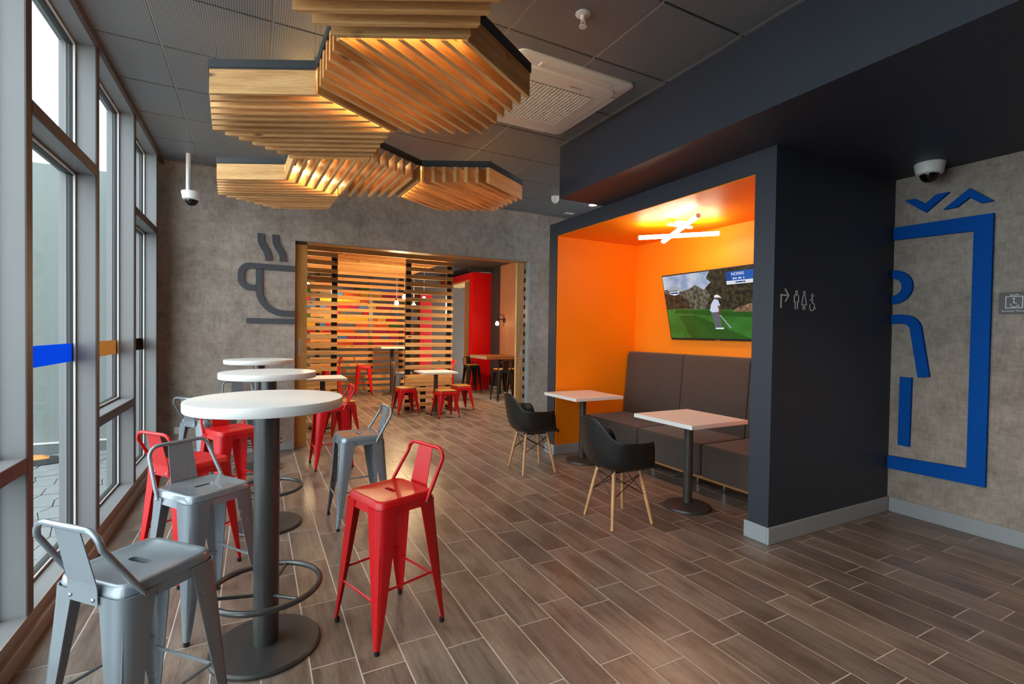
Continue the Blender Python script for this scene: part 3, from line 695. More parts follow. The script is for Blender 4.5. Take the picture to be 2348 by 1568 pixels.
def place_stool(name, mat, x, y, deg, label, cat='bar stool', group=None, H=0.645, back=True, woodseat=False, foot=0.19, half=0.145):
    key = (mat, H, back, woodseat)
    if key not in stool_proto: stool_proto[key] = r = make_stool(name, mat, H, back, woodseat, foot, half)
    else: r = copy_tree(stool_proto[key])
    r.name = name; r.location = (x, y, 0); r.rotation_euler = (0, 0, math.radians(deg)); tag(r, label, cat, group)
    return r
G1 = 'metal bar stools round the high tables'
place_stool('bar_stool', 'grey', -0.335, 1.975, -136, 'grey metal bar stool nearest the camera, cut by the bottom edge', group=G1)
place_stool('bar_stool', 'grey', -0.222, 2.80, 125, 'grey metal bar stool on the window side of the nearest round table', group=G1)
place_stool('bar_stool', 'red', -0.335, 3.39, -141, 'red metal bar stool by the window behind the second grey stool', group=G1)
place_stool('bar_stool', 'red', -0.165, 4.34, 118, 'red metal bar stool seen just under the nearest round tabletop', group=G1)
place_stool('bar_stool', 'grey', -0.36, 4.93, -140, 'sunlit grey bar stool in the corner by the wall socket', group=G1)
place_stool('bar_stool', 'grey', -0.13, 5.98, 105, 'grey bar stool against the concrete wall behind the far round table', group=G1)
place_stool('bar_stool', 'red', 0.70, 5.375, 3, 'red metal bar stool half hidden by the nearest tabletop edge, before the doorway', group=G1)
place_stool('bar_stool', 'grey', 0.683, 3.755, 3, 'grey metal bar stool behind the front red stool', group=G1)
place_stool('bar_stool', 'red', 0.58, 2.345, 19, 'red metal bar stool standing alone in front, right of the nearest table', group=G1)

# ------------------------------------------------------------------ round high tables
def high_table():
    root = empty('round_high_table')
    R = 0.315
    MB().lathe([(R-0.01, 1.062), (R-0.002, 1.064), (R, 1.067), (R, 1.100), (R-0.002, 1.1045), (R-0.006, 1.105)], 64).build('tabletop', 'white', root, smooth=40)
    MB().lathe([(0.15, 1.052), (0.15, 1.062)], 24).build('mounting_plate', 'basemetal', root, smooth=40)
    MB().lathe([(0.052, 0.018), (0.052, 1.052)], 32).build('column', 'gunmetal', root, smooth=40)
    MB().lathe([(0.222, 0), (0.226, 0.004), (0.226, 0.012), (0.218, 0.020), (0.06, 0.026), (0.055, 0.026)], 56).build('base_disc', 'basemetal', root, smooth=40)
    f = MB(); rr, z = 0.222, 0.27
    f.tube([(rr*math.cos(2*PI*k/40), rr*math.sin(2*PI*k/40), z) for k in range(40)], 0.0125, 10, closed=True)
    o = f.build('foot_ring', 'gunmetal', root, smooth=60)
    for k in range(3):
        a = math.radians(-55 + 120*k); MB().tube([(0.048*math.cos(a), 0.048*math.sin(a), z-0.03), (rr*math.cos(a), rr*math.sin(a), z)], 0.008, 8).build('ring_spoke', 'gunmetal', o, smooth=60)
    return root
ht = high_table(); hts = [ht, copy_tree(ht), copy_tree(ht)]
for o, (x, y), lb in zip(hts, ((0.045, 2.40), (0.082, 3.90), (0.03, 5.55)), ('nearest round white high table with dark column and foot ring', 'middle round white high table of the three in a row', 'farthest round white high table close to the concrete wall')):
    o.location = (x, y, 0); tag(o, lb, 'table', 'round white high tables in a row')

# ------------------------------------------------------------------ alcove tables
def low_table(name, x, y, top, size, label, group, base_r=0.185):
    root = empty(name, (x, y, 0), label=label, cat='table', group=group); h = size/2
    MB().box(-h, h, -h, h, top-0.032, top).build('tabletop', 'white', root, bevel=0.002)
    MB().box(-0.14, 0.14, -0.03, 0.03, top-0.04, top-0.0325).box(-0.03, 0.03, -0.14, 0.14, top-0.04, top-0.0325).build('top_bracket', 'black', root)
    MB().lathe([(0.036, 0.02), (0.036, top-0.04)], 24).build('column', 'basemetal', root, smooth=40)
    MB().lathe([(base_r-0.004, 0), (base_r, 0.006), (base_r-0.004, 0.022), (base_r*0.6, 0.036), (0.05, 0.042), (0.04, 0.042)], 40).build('base_disc', 'basemetal', root, smooth=40)
    return root
low_table('square_table', 3.14, 2.855, 0.745, 0.62, 'square white table beside the dark pier in front of the sofa', 'square alcove tables')
low_table('square_table', 3.205, 4.41, 0.745, 0.62, 'square white table against the orange side wall', 'square alcove tables')

# ------------------------------------------------------------------ shell armchairs
def shell_chair():
    root = empty('shell_armchair')
    nu, nv = 60, 12; rings = []
    def sm(a, b, x): t = min(1, max(0, (x-a)/(b-a))); return t*t*(3-2*t)
    for j in range(nv+1):
        t = j/nv; ring = []
        for i in range(nu):
            th = 2*PI*i/nu - PI; d = abs(math.degrees(th))   # 0 = front (+x)
            rim = 0.405 + (0.655-0.405)*sm(47, 66, d) + 0.155*sm(126, 166, d)
            ex = 0.235 + 0.03*sm(0, 30, 30-d) ; 
            # superellipse plan radii
            a_, b_ = (0.265 if d < 90 else 0.215), 0.245
            cx = math.cos(th); sx = math.sin(th); rr = 1.0/((abs(cx/a_)**2.6 + abs(sx/b_)**2.6)**(1/2.6))
            lean = 0.075*sm(120, 170, d) + 0.055*(sm(62, 88, d) - sm(120, 160, d)) + 0.0
            zb = 0.425 - 0.012*math.cos(th)*0 
            if t < 0.45:
                q = t/0.45; r = rr*0.86*q; z = zb - 0.018*(1-q*q)*1.0 + (0.0)
            else:
                q = (t-0.45)/0.55; hgt = rim-zb
                r = rr*(0.86+0.14*math.sin(min(1, q*2.2)*PI/2)) + lean*q**1.2
                z = zb + hgt*q**(1.35 if hgt > 0.05 else 1.8)
            if q > 0.9 and t > 0.45 and 60 < d < 124: r += 0.018*(q-0.9)/0.1; z -= 0.004*(q-0.9)/0.1
            # forward pull of the arm front corners
            x = r*math.cos(th); y = r*math.sin(th)
            ring.append((x, y, z))
        rings.append(ring)
    m = MB(); c = (0, 0, 0.407); n = nu
    vs = [c] + [p for r in rings[1:] for p in r]; fs = [(0, 1+k, 1+(k+1) % n) for k in range(n)]
    for i in range(nv-1):
        for k in range(n): fs.append((1+i*n+k, 1+(i+1)*n+k, 1+(i+1)*n+(k+1) % n, 1+i*n+(k+1) % n))
    m.add(vs, fs); sh = m.build('seat_shell', 'blackplastic', root, smooth=80)
    md = sh.modifiers.new('thickness', 'SOLIDIFY'); md.thickness = 0.008; md.offset = 0
    ms = sh.modifiers.new('smooth', 'SUBSURF'); ms.levels = 1; ms.render_levels = 1
    tops = {}
    for sx in (-1, 1):
        for sy in (-1, 1):
            a = (sx*0.115, sy*0.10, 0.405); b = (sx*0.18, sy*0.178, 0.0); tops[(sx, sy)] = (Vector(a), Vector(b))
            o = MB().tube([b, Vector(b).lerp(Vector(a), 0.55), a], [0.0105, 0.0145, 0.013], 12).build('leg', 'beech', root, smooth=60)
            MB().lathe([(0.0105, 0.0), (0.0105, 0.004)], 10, (b[0], b[1], 0)).build('foot_pad', 'rubber', o)
    wr_ = MB()
    def lp(k, t): a, b = tops[k]; return a.lerp(b, t)
    for sx in (-1, 1):
        wr_.tube([lp((sx, -1), 0.1), lp((sx, 1), 0.48)], 0.0035, 6).tube([lp((sx, 1), 0.1), lp((sx, -1), 0.48)], 0.0035, 6)
        wr_.tube([lp((-1, sx), 0.1), lp((1, sx), 0.48)], 0.0035, 6).tube([lp((1, sx), 0.1), lp((-1, sx), 0.48)], 0.0035, 6)
    wr_.build('wire_brace', 'black', root, smooth=60)
    MB().box(-0.13, 0.13, -0.11, -0.085, 0.39, 0.408).box(-0.13, 0.13, 0.085, 0.11, 0.39, 0.408).box(-0.02, 0.02, -0.1, 0.1, 0.392, 0.405).build('underframe', 'black', root)
    return root
ca = shell_chair(); cb = copy_tree(ca)
for o, x, y, a, lb in ((ca, 2.447, 2.897, -3, 'black shell armchair with wooden legs at the nearer square table'), (cb, 2.526, 4.35, -4, 'black shell armchair with wooden legs farther back, by the orange wall')):
    o.location = (x, y, 0); o.rotation_euler = (0, 0, math.radians(a)); tag(o, lb, 'chair', 'black shell armchairs')

# ------------------------------------------------------------------ banquette sofa
sf = empty('banquette_sofa', (3.9, 3.5, 0), label='dark brown fabric banquette sofa along the orange wall', cat='sofa')
ys_ = [4.765, 3.86, 3.04, 2.275]
for i in range(3):
    y1, y0 = ys_[i]-3.5, ys_[i+1]-3.5
    MB().loft([rsq(0.31, 0.03, z, 4, (y1-y0)/2-0.004+e) for z, e in ((0.165, -0.006), (0.18, 0), (0.42, 0), (0.445, -0.008), (0.452, -0.03))]).build('seat_cushion', 'fabric', sf, smooth=50, loc=(3.80-3.9, (y0+y1)/2, 0))
    bk = MB(); hh = (y1-y0)/2-0.004
    bk.loft([[(x0+ (0.02 if e < 0 else 0), -hh-e*0+max(0, -e), z), (x1, -hh, z), (x1, hh, z), (x0+(0.02 if e < 0 else 0), hh-max(0, -e), z)] for z, x0, x1, e in ((0.44, -0.02, 0.15, 0), (0.80, 0.015, 0.15, 0), (1.16, 0.045, 0.15, 0), (1.185, 0.055, 0.15, 0), (1.20, 0.075, 0.145, 0))])
    bk.build('back_cushion', 'fabric', sf, smooth=50, bevel=0.02, bseg=3, loc=(4.09-3.9, (y0+y1)/2, 0))
MB().box(-0.36, 0.30, -1.22, 1.26, 0.128, 0.16).build('base_rail', 'railwood', sf)
for x in (-0.17, 0.22):
    for y in (0.35, -0.235, -0.53, -1.15, 1.2): MB().lathe([(0.016, 0), (0.018, 0.004), (0.018, 0.128)], 14, (x, y, 0)).build('leg', 'chrome', sf, smooth=40)

# ------------------------------------------------------------------ television
tv = empty('television', (4.225, 3.47, 1.36), label='tilted flat screen television showing a golfer, on orange wall', cat='television')
TW, TV_H = 1.31, 0.735
tilt = math.atan2(0.167, 0.70)
scr = empty('tv_panel', (0, 0, 0), parent=tv); scr.rotation_euler = (0, -tilt, 0)
# local panel frame: +y is viewer's left, z up, face towards -x
hw = TW/2
MB().box(0, 0.035, -hw, hw, 0, TV_H).build('bezel', 'gasket', scr, bevel=0.003)
MB().box(-0.003, 0.0, hw*0.02-0.03, hw*0.02+0.03, 0.004, 0.01).build('logo_bar', 'chrome', scr)
MB().box(0.035, 0.075, -0.25, 0.25, 0.2, 0.5).build('back_housing', 'black', scr)
MB().box(0.0, 0.04, -0.03, 0.03, 0.3, 0.44).build('wall_bracket', 'black', tv)
def scrmat(nm, r, g_, b_, s=1.0, tex=None):
    t = NT('screen_'+nm); sock(t.b, 'Base Color', (0.01, 0.01, 0.01, 1)); sock(t.b, 'Roughness', 0.25); sock(t.b, 'Emission Color', rgb(r, g_, b_)); sock(t.b, 'Emission Strength', s)
    if tex:
        tc = t.new('ShaderNodeTexCoord'); nz = t.new('ShaderNodeTexNoise'); sock(nz, 'Scale', tex[0]); sock(nz, 'Detail', 6.0); t.link(tc.outputs['Object'], nz.inputs['Vector'])
        rp = ramp(t, [(0.38, rgb(*tex[1])), (0.66, rgb(r, g_, b_))]); t.link(nz.outputs['Fac'], rp.inputs['Fac']); t.link(rp.outputs['Color'], t.b.inputs['Emission Color'])
    M['scr_'+nm] = t.m
scrmat('sky', 196, 204, 216, tex=(7, (132, 152, 186))); scrmat('trees', 66, 62, 40, tex=(26, (16, 16, 10))); scrmat('fartrees', 110, 112, 96, tex=(24, (54, 50, 40)))
scrmat('grass', 52, 120, 42, tex=(5, (38, 96, 24))); scrmat('grassdark', 30, 86, 18, tex=(7, (24, 74, 12))); scrmat('sand', 150, 122, 92, tex=(24, (84, 62, 44)))
scrmat('bluebar', 18, 84, 170); scrmat('bluedark', 14, 62, 136); scrmat('whitebar', 214, 220, 226); scrmat('shirt', 196, 204, 226); scrmat('trouser', 92, 92, 102); scrmat('skin', 96, 66, 48); scrmat('shoe', 232, 232, 240); scrmat('clubhouse', 150, 162, 166)
iw, ih = TW-0.024, TV_H-0.034; bz = 0.022
layer = [0]
def pic(name, poly, m):
    """poly in screen units, u 0..1 from viewer's left, v 0..1 from bottom"""
    layer[0] += 1; d = -0.0006*layer[0]
    return MB().prism([(iw/2-u*iw, bz+v*ih) for u, v in poly], 'x', d-0.0004, 0.001).build(name, 'scr_'+m, scr)
pic('picture_grass', [(0, 0), (1, 0), (1, 0.42), (0, 0.47)], 'grass')
pic('picture_grass_shade', [(0.12, 0.36), (0.30, 0.36), (0.80, 0.0), (0.22, 0.0)], 'grassdark')
pic('picture_grass_strip', [(0.08, 0.40), (1, 0.28), (1, 0.37), (0.10, 0.455)], 'grassdark')
pic('picture_sky', [(0, 0.70), (0.50, 0.70), (0.50, 1), (0, 1)], 'sky')
pic('picture_far_trees', [(0, 0.47), (0.52, 0.445), (0.52, 0.80), (0.42, 0.74), (0.34, 0.82), (0.27, 0.76), (0.18, 0.74), (0.08, 0.80), (0, 0.78)], 'fartrees')
pic('picture_left_bush', [(0, 0.47), (0.26, 0.47), (0.25, 0.56), (0.18, 0.68), (0.10, 0.70), (0, 0.72)], 'trees')
pic('picture_trees', [(0.42, 0.45), (1, 0.38), (1, 1), (0.50, 1), (0.46, 0.9), (0.50, 0.84), (0.44, 0.76), (0.48, 0.66)], 'trees')
pic('picture_sand', [(0.66, 0.40), (1, 0.36), (1, 0.46), (0.90, 0.54), (0.82, 0.50), (0.72, 0.45)], 'sand')
pic('picture_clubhouse', [(0.04, 0.765), (0.26, 0.765), (0.17, 0.80), (0.15, 0.83), (0.09, 0.83), (0.08, 0.80), (0.04, 0.79)], 'clubhouse')
pic('picture_badge', [(0.06, 0.75), (0.17, 0.75), (0.16, 0.705), (0.115, 0.685), (0.07, 0.705)], 'whitebar')
pic('picture_badge_band', [(0.07, 0.735), (0.16, 0.735), (0.155, 0.712), (0.075, 0.712)], 'bluedark')
gx = 0.508
pic('golfer_legs', [(gx-0.045, 0.40), (gx+0.03, 0.40), (gx+0.036, 0.20), (gx+0.036, 0.165), (gx+0.012, 0.165), (gx+0.008, 0.30), (gx+0.002, 0.165), (gx-0.02, 0.165), (gx-0.03, 0.30)], 'trouser')
pic('golfer_shoes', [(gx-0.02, 0.165), (gx+0.055, 0.165), (gx+0.055, 0.145), (gx-0.018, 0.145)], 'shoe')
pic('golfer_shirt', [(gx-0.05, 0.42), (gx-0.03, 0.52), (gx+0.005, 0.59), (gx+0.035, 0.59), (gx+0.05, 0.50), (gx+0.035, 0.40), (gx-0.03, 0.395)], 'shirt')
pic('golfer_arm', [(gx+0.03, 0.50), (gx+0.052, 0.48), (gx+0.05, 0.40), (gx+0.03, 0.35), (gx+0.02, 0.37), (gx+0.036, 0.42)], 'skin')
pic('golfer_head', [(gx+0.018, 0.58), (gx+0.045, 0.575), (gx+0.056, 0.61), (gx+0.045, 0.635), (gx+0.02, 0.63)], 'skin')
pic('golfer_cap', [(gx+0.008, 0.61), (gx+0.015, 0.645), (gx+0.04, 0.65), (gx+0.055, 0.63), (gx+0.072, 0.60), (gx+0.05, 0.61)], 'shoe')
pic('golf_club', [(gx+0.034, 0.355), (gx+0.038, 0.355), (gx+0.125, 0.16), (gx+0.118, 0.16)], 'clubhouse')
pic('score_panel', [(0.65, 0.955), (1.0, 0.955), (1.0, 0.83), (0.65, 0.83)], 'bluebar')
pic('score_badge', [(0.652, 0.95), (0.69, 0.95), (0.69, 0.835), (0.652, 0.835)], 'bluedark')
pic('score_strip', [(0.65, 0.83), (1.0, 0.83), (1.0, 0.78), (0.65, 0.78)], 'whitebar')
d_ = -0.0006*(layer[0]+1)
text('score_name', 'NORRIS', 0.040, 'scr_whitebar', Vector((d_, iw/2-0.70*iw, bz+0.90*ih)), RX, scr)
for u0, u1 in ((0.71, 0.725), (0.732, 0.742), (0.758, 0.766), (0.77, 0.782), (0.80, 0.806)): pic('score_tick', [(u0, 0.868), (u1, 0.868), (u1, 0.848), (u0, 0.848)], 'whitebar')
for u0, u1 in ((0.73, 0.748), (0.752, 0.79), (0.795, 0.812)): pic('score_strip_mark', [(u0, 0.815), (u1, 0.815), (u1, 0.796), (u0, 0.796)], 'bluedark')

# ------------------------------------------------------------------ alcove lamp
lp_ = empty('cross_tube_lamp', (3.72, 3.55, ZI-0.006), label='two crossed white light tubes hanging in the orange alcove', cat='ceiling lamp')
MB().lathe([(0.06, -0.03), (0.06, 0)], 20).build('ceiling_rose', 'whiteplastic', lp_, smooth=40)
MB().box(-0.16, 0.16, -0.02, 0.02, -0.05, -0.03).build('mounting_arm', 'whiteplastic', lp_)
def tube_lamp(a, b, r=0.021):
    MB().tube([a, b], r, 12).build('light_tube', 'ledwhite', lp_, smooth=40)
    for p, q in ((a, b), (b, a)):
        d = (Vector(p)-Vector(q)).normalized(); MB().tube([Vector(p), Vector(p)+d*0.012], r*1.05, 12).build('tube_cap', 'whiteplastic', lp_, smooth=40)
tube_lamp((-0.253, 0.298, -0.134), (0.242, -0.264, -0.134)); tube_lamp((-0.074, 0.14, -0.178), (-0.25, -0.445, -0.064))
for x, y in ((0.03, -0.03), (-0.13, -0.03)): MB().tube([(x, y, -0.03), (x, y, -0.125)], 0.003, 6).build('hanging_rod', 'chrome', lp_)

# ------------------------------------------------------------------ ceiling devices
ac = empty('air_conditioner', (1.905, 3.185, CE), label='white square ceiling cassette air conditioner with louvred grille', cat='air conditioner')
MB().loft([rsq(0.465, 0.05, 0, 5, 0.495), rsq(0.465, 0.05, -0.012, 5, 0.495), rsq(0.44, 0.05, -0.026, 5, 0.47), rsq(0.375, 0.06, -0.03, 5, 0.40)]).build('outer_frame', 'whiteplastic', ac, smooth=30)
MB().loft([rsq(0.375, 0.05, -0.028, 5, 0.40), rsq(0.372, 0.05, -0.046, 5, 0.397), rsq(0.36, 0.05, -0.049, 5, 0.385)]).build('centre_panel', 'whiteplastic', ac, smooth=30)
MB().box(-0.262, 0.262, -0.262, 0.262, -0.0505, -0.0492).build('grille_recess', 'gasket', ac)
gl_ = MB()
for k in range(19): x = -0.25+0.5*k/18; gl_.box(x-0.0045, x+0.0045, -0.26, 0.26, -0.056, -0.0506)
for k in range(26): y = -0.25+0.5*k/25; gl_.box(-0.26, 0.26, y-0.0055, y+0.0055, -0.0545, -0.0506)
tag(gl_.build('grille_mesh', 'whiteplastic', ac), kind='stuff')
for (x0, x1, y0, y1) in ((-0.29, 0.29, -0.462, -0.41), (-0.29, 0.29, 0.41, 0.462), (-0.435, -0.385, -0.31, 0.31), (0.385, 0.435, -0.31, 0.31)): MB().box(x0, x1, y0, y1, -0.036, -0.024).build('air_flap', 'white', ac, bevel=0.004)
DN = Matrix(((1, 0, 0), (0, -1, 0), (0, 0, -1)))
text('brand_mark', 'SAMSUNG', 0.022, 'signgrey', Vector((0.02, -0.315, -0.0494)), DN, ac)
sp = empty('sprinkler_head', (1.593, 2.252, CE), label='white fire sprinkler head on the ceiling near the air conditioner', cat='sprinkler')
MB().lathe([(0.03, -0.012), (0.042, -0.004), (0.042, 0)], 24).build('escutcheon', 'whiteplastic', sp, smooth=40)
MB().lathe([(0.012, -0.04), (0.014, -0.01)], 14).build('body', 'whiteplastic', sp, smooth=40)
MB().tube([(0.012, 0, -0.03), (0.012, 0, -0.055), (0, 0, -0.068), (-0.012, 0, -0.055), (-0.012, 0, -0.03)], 0.003, 6).build('yoke', 'whiteplastic', sp)
MB().lathe([(0.022, -0.072), (0.022, -0.068)], 16).build('deflector', 'whiteplastic', sp, smooth=40)
sd = empty('smoke_detector', (3.409, 5.367, CE), label='small white smoke detector near the end of the slate beam', cat='smoke detector')
MB().lathe([(0.05, -0.012), (0.052, 0)], 24).build('mounting_base', 'whiteplastic', sd, smooth=40)
MB().lathe([(0.022, -0.085), (0.034, -0.07), (0.05, -0.045), (0.05, -0.012)], 24).build('sensor_head', 'whiteplastic', sd, smooth=40)
def downlight(x, y, z, label, power=None, r=0.05, col_=(1.0, 0.82, 0.6)):
    d = empty('downlight', (x, y, z), label=label, cat='ceiling light', group='recessed ceiling downlights')
    MB().lathe([(r*1.25, -0.004), (r*1.25, 0.0)], 28).build('trim_ring', 'whiteplastic', d, smooth=40)
    MB().lathe([(r, -0.0055), (r, -0.0042)], 28).build('light_disc', 'downlight', d, smooth=40)
    if power:
        l = bpy.data.lights.new('downlight_lamp', 'SPOT'); l.energy = power; l.spot_size = math.radians(120); l.spot_blend = 0.6; l.shadow_soft_size = 0.05; l.color = col_
        o = bpy.data.objects.new('downlight_lamp', l); col.objects.link(o); o.parent = d; o.location = (0, 0, -0.02)
    return d
downlight(4.068, 5.448, CE, 'round lit downlight in the ceiling beyond the slate beam', 8)
ve = empty('ceiling_diffuser', (4.056, 6.0, CE), label='tiny white slotted ceiling diffuser near the far corner', cat='vent')
for k in range(3): MB().box(-0.07+k*0.05, -0.03+k*0.05, -0.04, 0.04, -0.008, 0).build('slot_bar', 'whiteplastic', ve, bevel=0.003)
def dome_camera(name, loc, label, pole):
    d = empty(name, loc, label=label, cat='security camera', group='white dome security cameras')
    MB().lathe([(0.066, -0.082), (0.080, -0.075), (0.092, -0.006), (0.09, 0)], 32).build('housing', 'whiteplastic', d, smooth=40)
    MB().lathe([(0.006, -0.138), (0.028, -0.132), (0.046, -0.115), (0.057, -0.09), (0.059, -0.075)], 28).build('dome', 'darkglass', d, smooth=60)
    if pole: MB().tube([(-0.03, 0, 0), (-0.03, 0, pole)], 0.02, 14).build('drop_pole', 'whiteplastic', d, smooth=40)
dome_camera('dome_camera', (-0.585, 5.94, 2.79), 'white dome camera hanging on a pole by the window corner', CE-2.79)
dome_camera('dome_camera', (4.36, 1.78, ZS), 'white dome camera under the black soffit above the blue emblem', 0)

# ------------------------------------------------------------------ paving object outside
ob = empty('orange_floor_block', (-2.0, 6.65, 0), 0.3, label='orange and black block lying on the paving outside the window', cat='block')
MB().loft([[(-0.22, -0.16, 0.0), (0.2, -0.1, 0.0), (0.2, 0.1, 0.0), (-0.22, 0.16, 0.0)], [(-0.2, -0.14, 0.05), (0.18, -0.08, 0.05), (0.18, 0.08, 0.05), (-0.2, 0.14, 0.05)]]).build('rubber_base', 'rubber', ob, bevel=0.01)
MB().loft([[(-0.18, -0.11, 0.0505), (0.12, -0.06, 0.0505), (0.12, 0.06, 0.0505), (-0.18, 0.11, 0.0505)], [(-0.17, -0.08, 0.10), (0.06, -0.04, 0.08), (0.06, 0.04, 0.08), (-0.17, 0.08, 0.10)]]).build('orange_top', plain('orange_rubber', rgb(226, 140, 60), 0.6), ob, bevel=0.008)

# ------------------------------------------------------------------ second room beyond the doorway
Y2 = 13.2; X2R = 5.15; C2 = 3.0
M['farwall'] = plain('far_wall_brown', rgb(88, 76, 66), 0.7, bump=0.1)
struct(box('wall_far', 'farwall', -1.2, 8.0, Y2, Y2+0.1, 0, C2+0.2), 'grey rear wall of the second room')
struct(box('wall_far_left', 'wallplain', -1.2, -1.06, YB+TH, Y2, 0, C2+0.2), 'hidden side wall of the second room')
wsr = struct(empty('wall_second_room_right'), 'slate wall with walnut laminate panel and red portal in the second room')
box('slate_part', 'slate', X2R, X2R+0.1, 10.45, 11.0, 0, C2, wsr)
box('laminate_part', 'laminate', X2R-0.01, X2R+0.1, YB+TH, 10.45, 0, C2, wsr)
box('slate_top', 'slate', 4.55, X2R+0.1, 10.9, 11.02, 2.9, C2, wsr)
struct(box('ceiling_second_room', 'darkceil', -1.2, 8.0, YB+TH, Y2, C2, C2+0.1), 'dark ceiling of the second room')
struct(box('baseboard_second_room', 'skirt', X2R-0.03, X2R-0.012, 8.6, 11.0, 0, 0.12), 'pale skirting below the bar counter in the second room')
# red portal
rp_ = struct(empty('trim_1', (4.9, 11.5, 0)), 'bright red portal frame in the second room')
box('portal_pier', 'redpaint', 4.66-4.9, 5.25-4.9, 10.99-11.5, 11.22-11.5, 0, 2.88, rp_)
box('portal_header', 'redpaint', 4.66-4.9, 5.25-4.9, 11.22-11.5, 13.19-11.5, 2.72, 2.88, rp_)
box('portal_lining', 'oaklight', 4.70-4.9, 5.20-4.9, 11.22-11.5, 11.245-11.5, 0, 2.70, rp_)
box('portal_lining', 'oaklight', 4.70-4.9, 5.20-4.9, 11.245-11.5, 13.19-11.5, 2.68, 2.72, rp_)
box('glass_edge', 'greenglass', 4.685-4.9, 4.72-4.9, 11.246-11.5, 11.42-11.5, 0, 2.68, rp_)
struct(box('door_3', 'oak', 4.70, 4.745, 11.45, 11.60, 0, 2.68), 'oak door edge inside the red portal')
struct(box('trim_3', 'redpaint', 3.98, 4.32, 13.05, 13.19, 0, 2.45), 'red painted strip on the far wall seen through the slats')
struct(box('wall_passage', 'farwall', 7.0, 7.1, 10.8, Y2, 0, C2), 'dim passage wall behind the red portal')

# slatted timber screens
def slat_screen(name, x0, x1, y, z0, z1, posts, label, solid=None, pitch=0.136, hgt=0.07, group='timber slat screens'):
    root = empty(name, ((x0+x1)/2, y, 0), label=label, cat='slat screen', group=group); cx = (x0+x1)/2; L = (x1-x0)/2
    me = MB().box(-L, L, -0.013, 0.013, -hgt/2, hgt/2).mesh('slat', 'pine')
    z = z0 + hgt/2
    while z < z1:
        if not (solid and solid[0] < z < solid[1]): link('slat', me, root, (0, 0, z))
        z += pitch
    if solid:
        n = int((solid[1]-solid[0])/hgt); me2 = MB().box(-L, L, -0.013, 0.013, -hgt/2+0.001, hgt/2-0.001).mesh('board', 'pine')
        for k in range(n): link('board', me2, root, (0, 0, solid[0]+hgt*(k+0.5)))
    for px in posts: box('post', 'black', px-cx-0.045, px-cx+0.045, 0.0135, 0.07, 0, z1, root)
    return root
YS = 8.66
slat_screen('slat_screen', 0.62, 1.215, YS, 0.05, 2.70, (1.165,), 'left front timber slat screen by the oak door', solid=(0.42, 0.70))
slat_screen('slat_screen', 2.375, 3.27, YS, 0.05, 2.70, (2.43, 3.20), 'right front timber slat screen behind the red stools', solid=(0.42, 0.70))
slat_screen('slat_screen', 1.05, 3.14, 11.52, 0.05, 2.72, (2.35, 1.2, 3.06), 'rear timber slat screen in front of the colourful wall', pitch=0.138)
slat_screen('slat_screen', 0.0, 0.0001, 20, 0, 0, (), 'x') if False else None
box('short_post', 'black', 2.72-2.8225-0.045, 2.72-2.8225+0.045, 0.0135, 0.07, 0, 0.43, bpy.data.objects['slat_screen.001'])
hb = struct(empty('trim_2', (1.9, YS, 2.72)), 'pine header boards and slatted canopy over the screens')
box('header_board', 'pine', 0.55-1.9, 3.29-1.9, -0.02, 0.02, 0.0, 0.13, hb)
me_ = MB().box(-1.34, 1.34, -0.02, 0.02, -0.05, 0.05).mesh('canopy_slat', 'pine')
for k in range(17): link('canopy_slat', me_, hb, (0.0, 0.16+0.165*k, 0.07))

# colourful panel wall
cw = struct(empty('wall_mosaic', (2.2, 13.0, 0)), 'wall of bright coloured wooden panels behind the slat screen')
cols_ = [('c_red', (196, 14, 24)), ('c_blue', (70, 120, 170)), ('c_orange', (224, 84, 10)), ('c_green', (46, 96, 10)), ('c_yellow', (226, 170, 20)), ('c_grey', (96, 92, 84)), ('c_magenta', (168, 16, 70)), ('c_slate', (84, 88, 104))]
for n_, c_ in cols_: M[n_] = plain(n_, rgb(*c_), 0.5)
rc_ = random.Random(11)
for r_ in range(10):
    x = -1.9 + rc_.uniform(0, 0.2); zz0 = 1.02 + r_*0.16
    while x < 1.2:
        wdt = rc_.choice((0.22, 0.3, 0.42, 0.55)); nm = rc_.choice(cols_)[0]
        box('panel', nm, x+0.004, x+wdt-0.004, -0.03, 0.0+rc_.uniform(-0.004, 0.004)+0.01, zz0+0.003, zz0+0.157, cw); x += wdt
box('backing', 'wallplain', -2.1, 1.4, 0.012, 0.1, 0, C2, cw)

# pendants
def pendant(x, y, z, label, top=2.70):
    p = empty('pendant_bulb', (x, y, top), label=label, cat='pendant lamp', group='bare bulb pendants in the slat cabin')
    MB().lathe([(0.028, -0.02), (0.03, 0)], 14).build('ceiling_cap', 'whiteplastic', p, smooth=40)
    MB().tube([(0, 0, -0.02), (0, 0, z+0.09-top)], 0.004, 6).build('cord', 'bead', p)
    MB().lathe([(0.014, z+0.05-top), (0.018, z+0.055-top), (0.016, z+0.10-top)], 12).build('socket', 'black', p, smooth=40)
    MB().lathe([(0.006, z-0.052-top), (0.03, z-0.045-top), (0.044, z-0.015-top), (0.038, z+0.015-top), (0.016, z+0.05-top)], 16).build('bulb', 'bulb', p, smooth=60)
    l = bpy.data.lights.new('bulb_lamp', 'POINT'); l.energy = 40; l.color = (1.0, 0.68, 0.36); l.shadow_soft_size = 0.045
    o = bpy.data.objects.new('bulb_lamp', l); col.objects.link(o); o.parent = p; o.location = (0, 0, z-0.1-top)
pendant(2.45, 9.6, 1.97, 'lowest bare bulb pendant in the open gap between slat screens')
pendant(2.61, 9.62, 2.10, 'bare bulb pendant at the edge of the right slat screen')
pendant(2.79, 9.58, 1.93, 'bare bulb pendant low behind the right slat screen')
pendant(2.98, 9.52, 2.07, 'bare bulb pendant high behind the right slat screen')
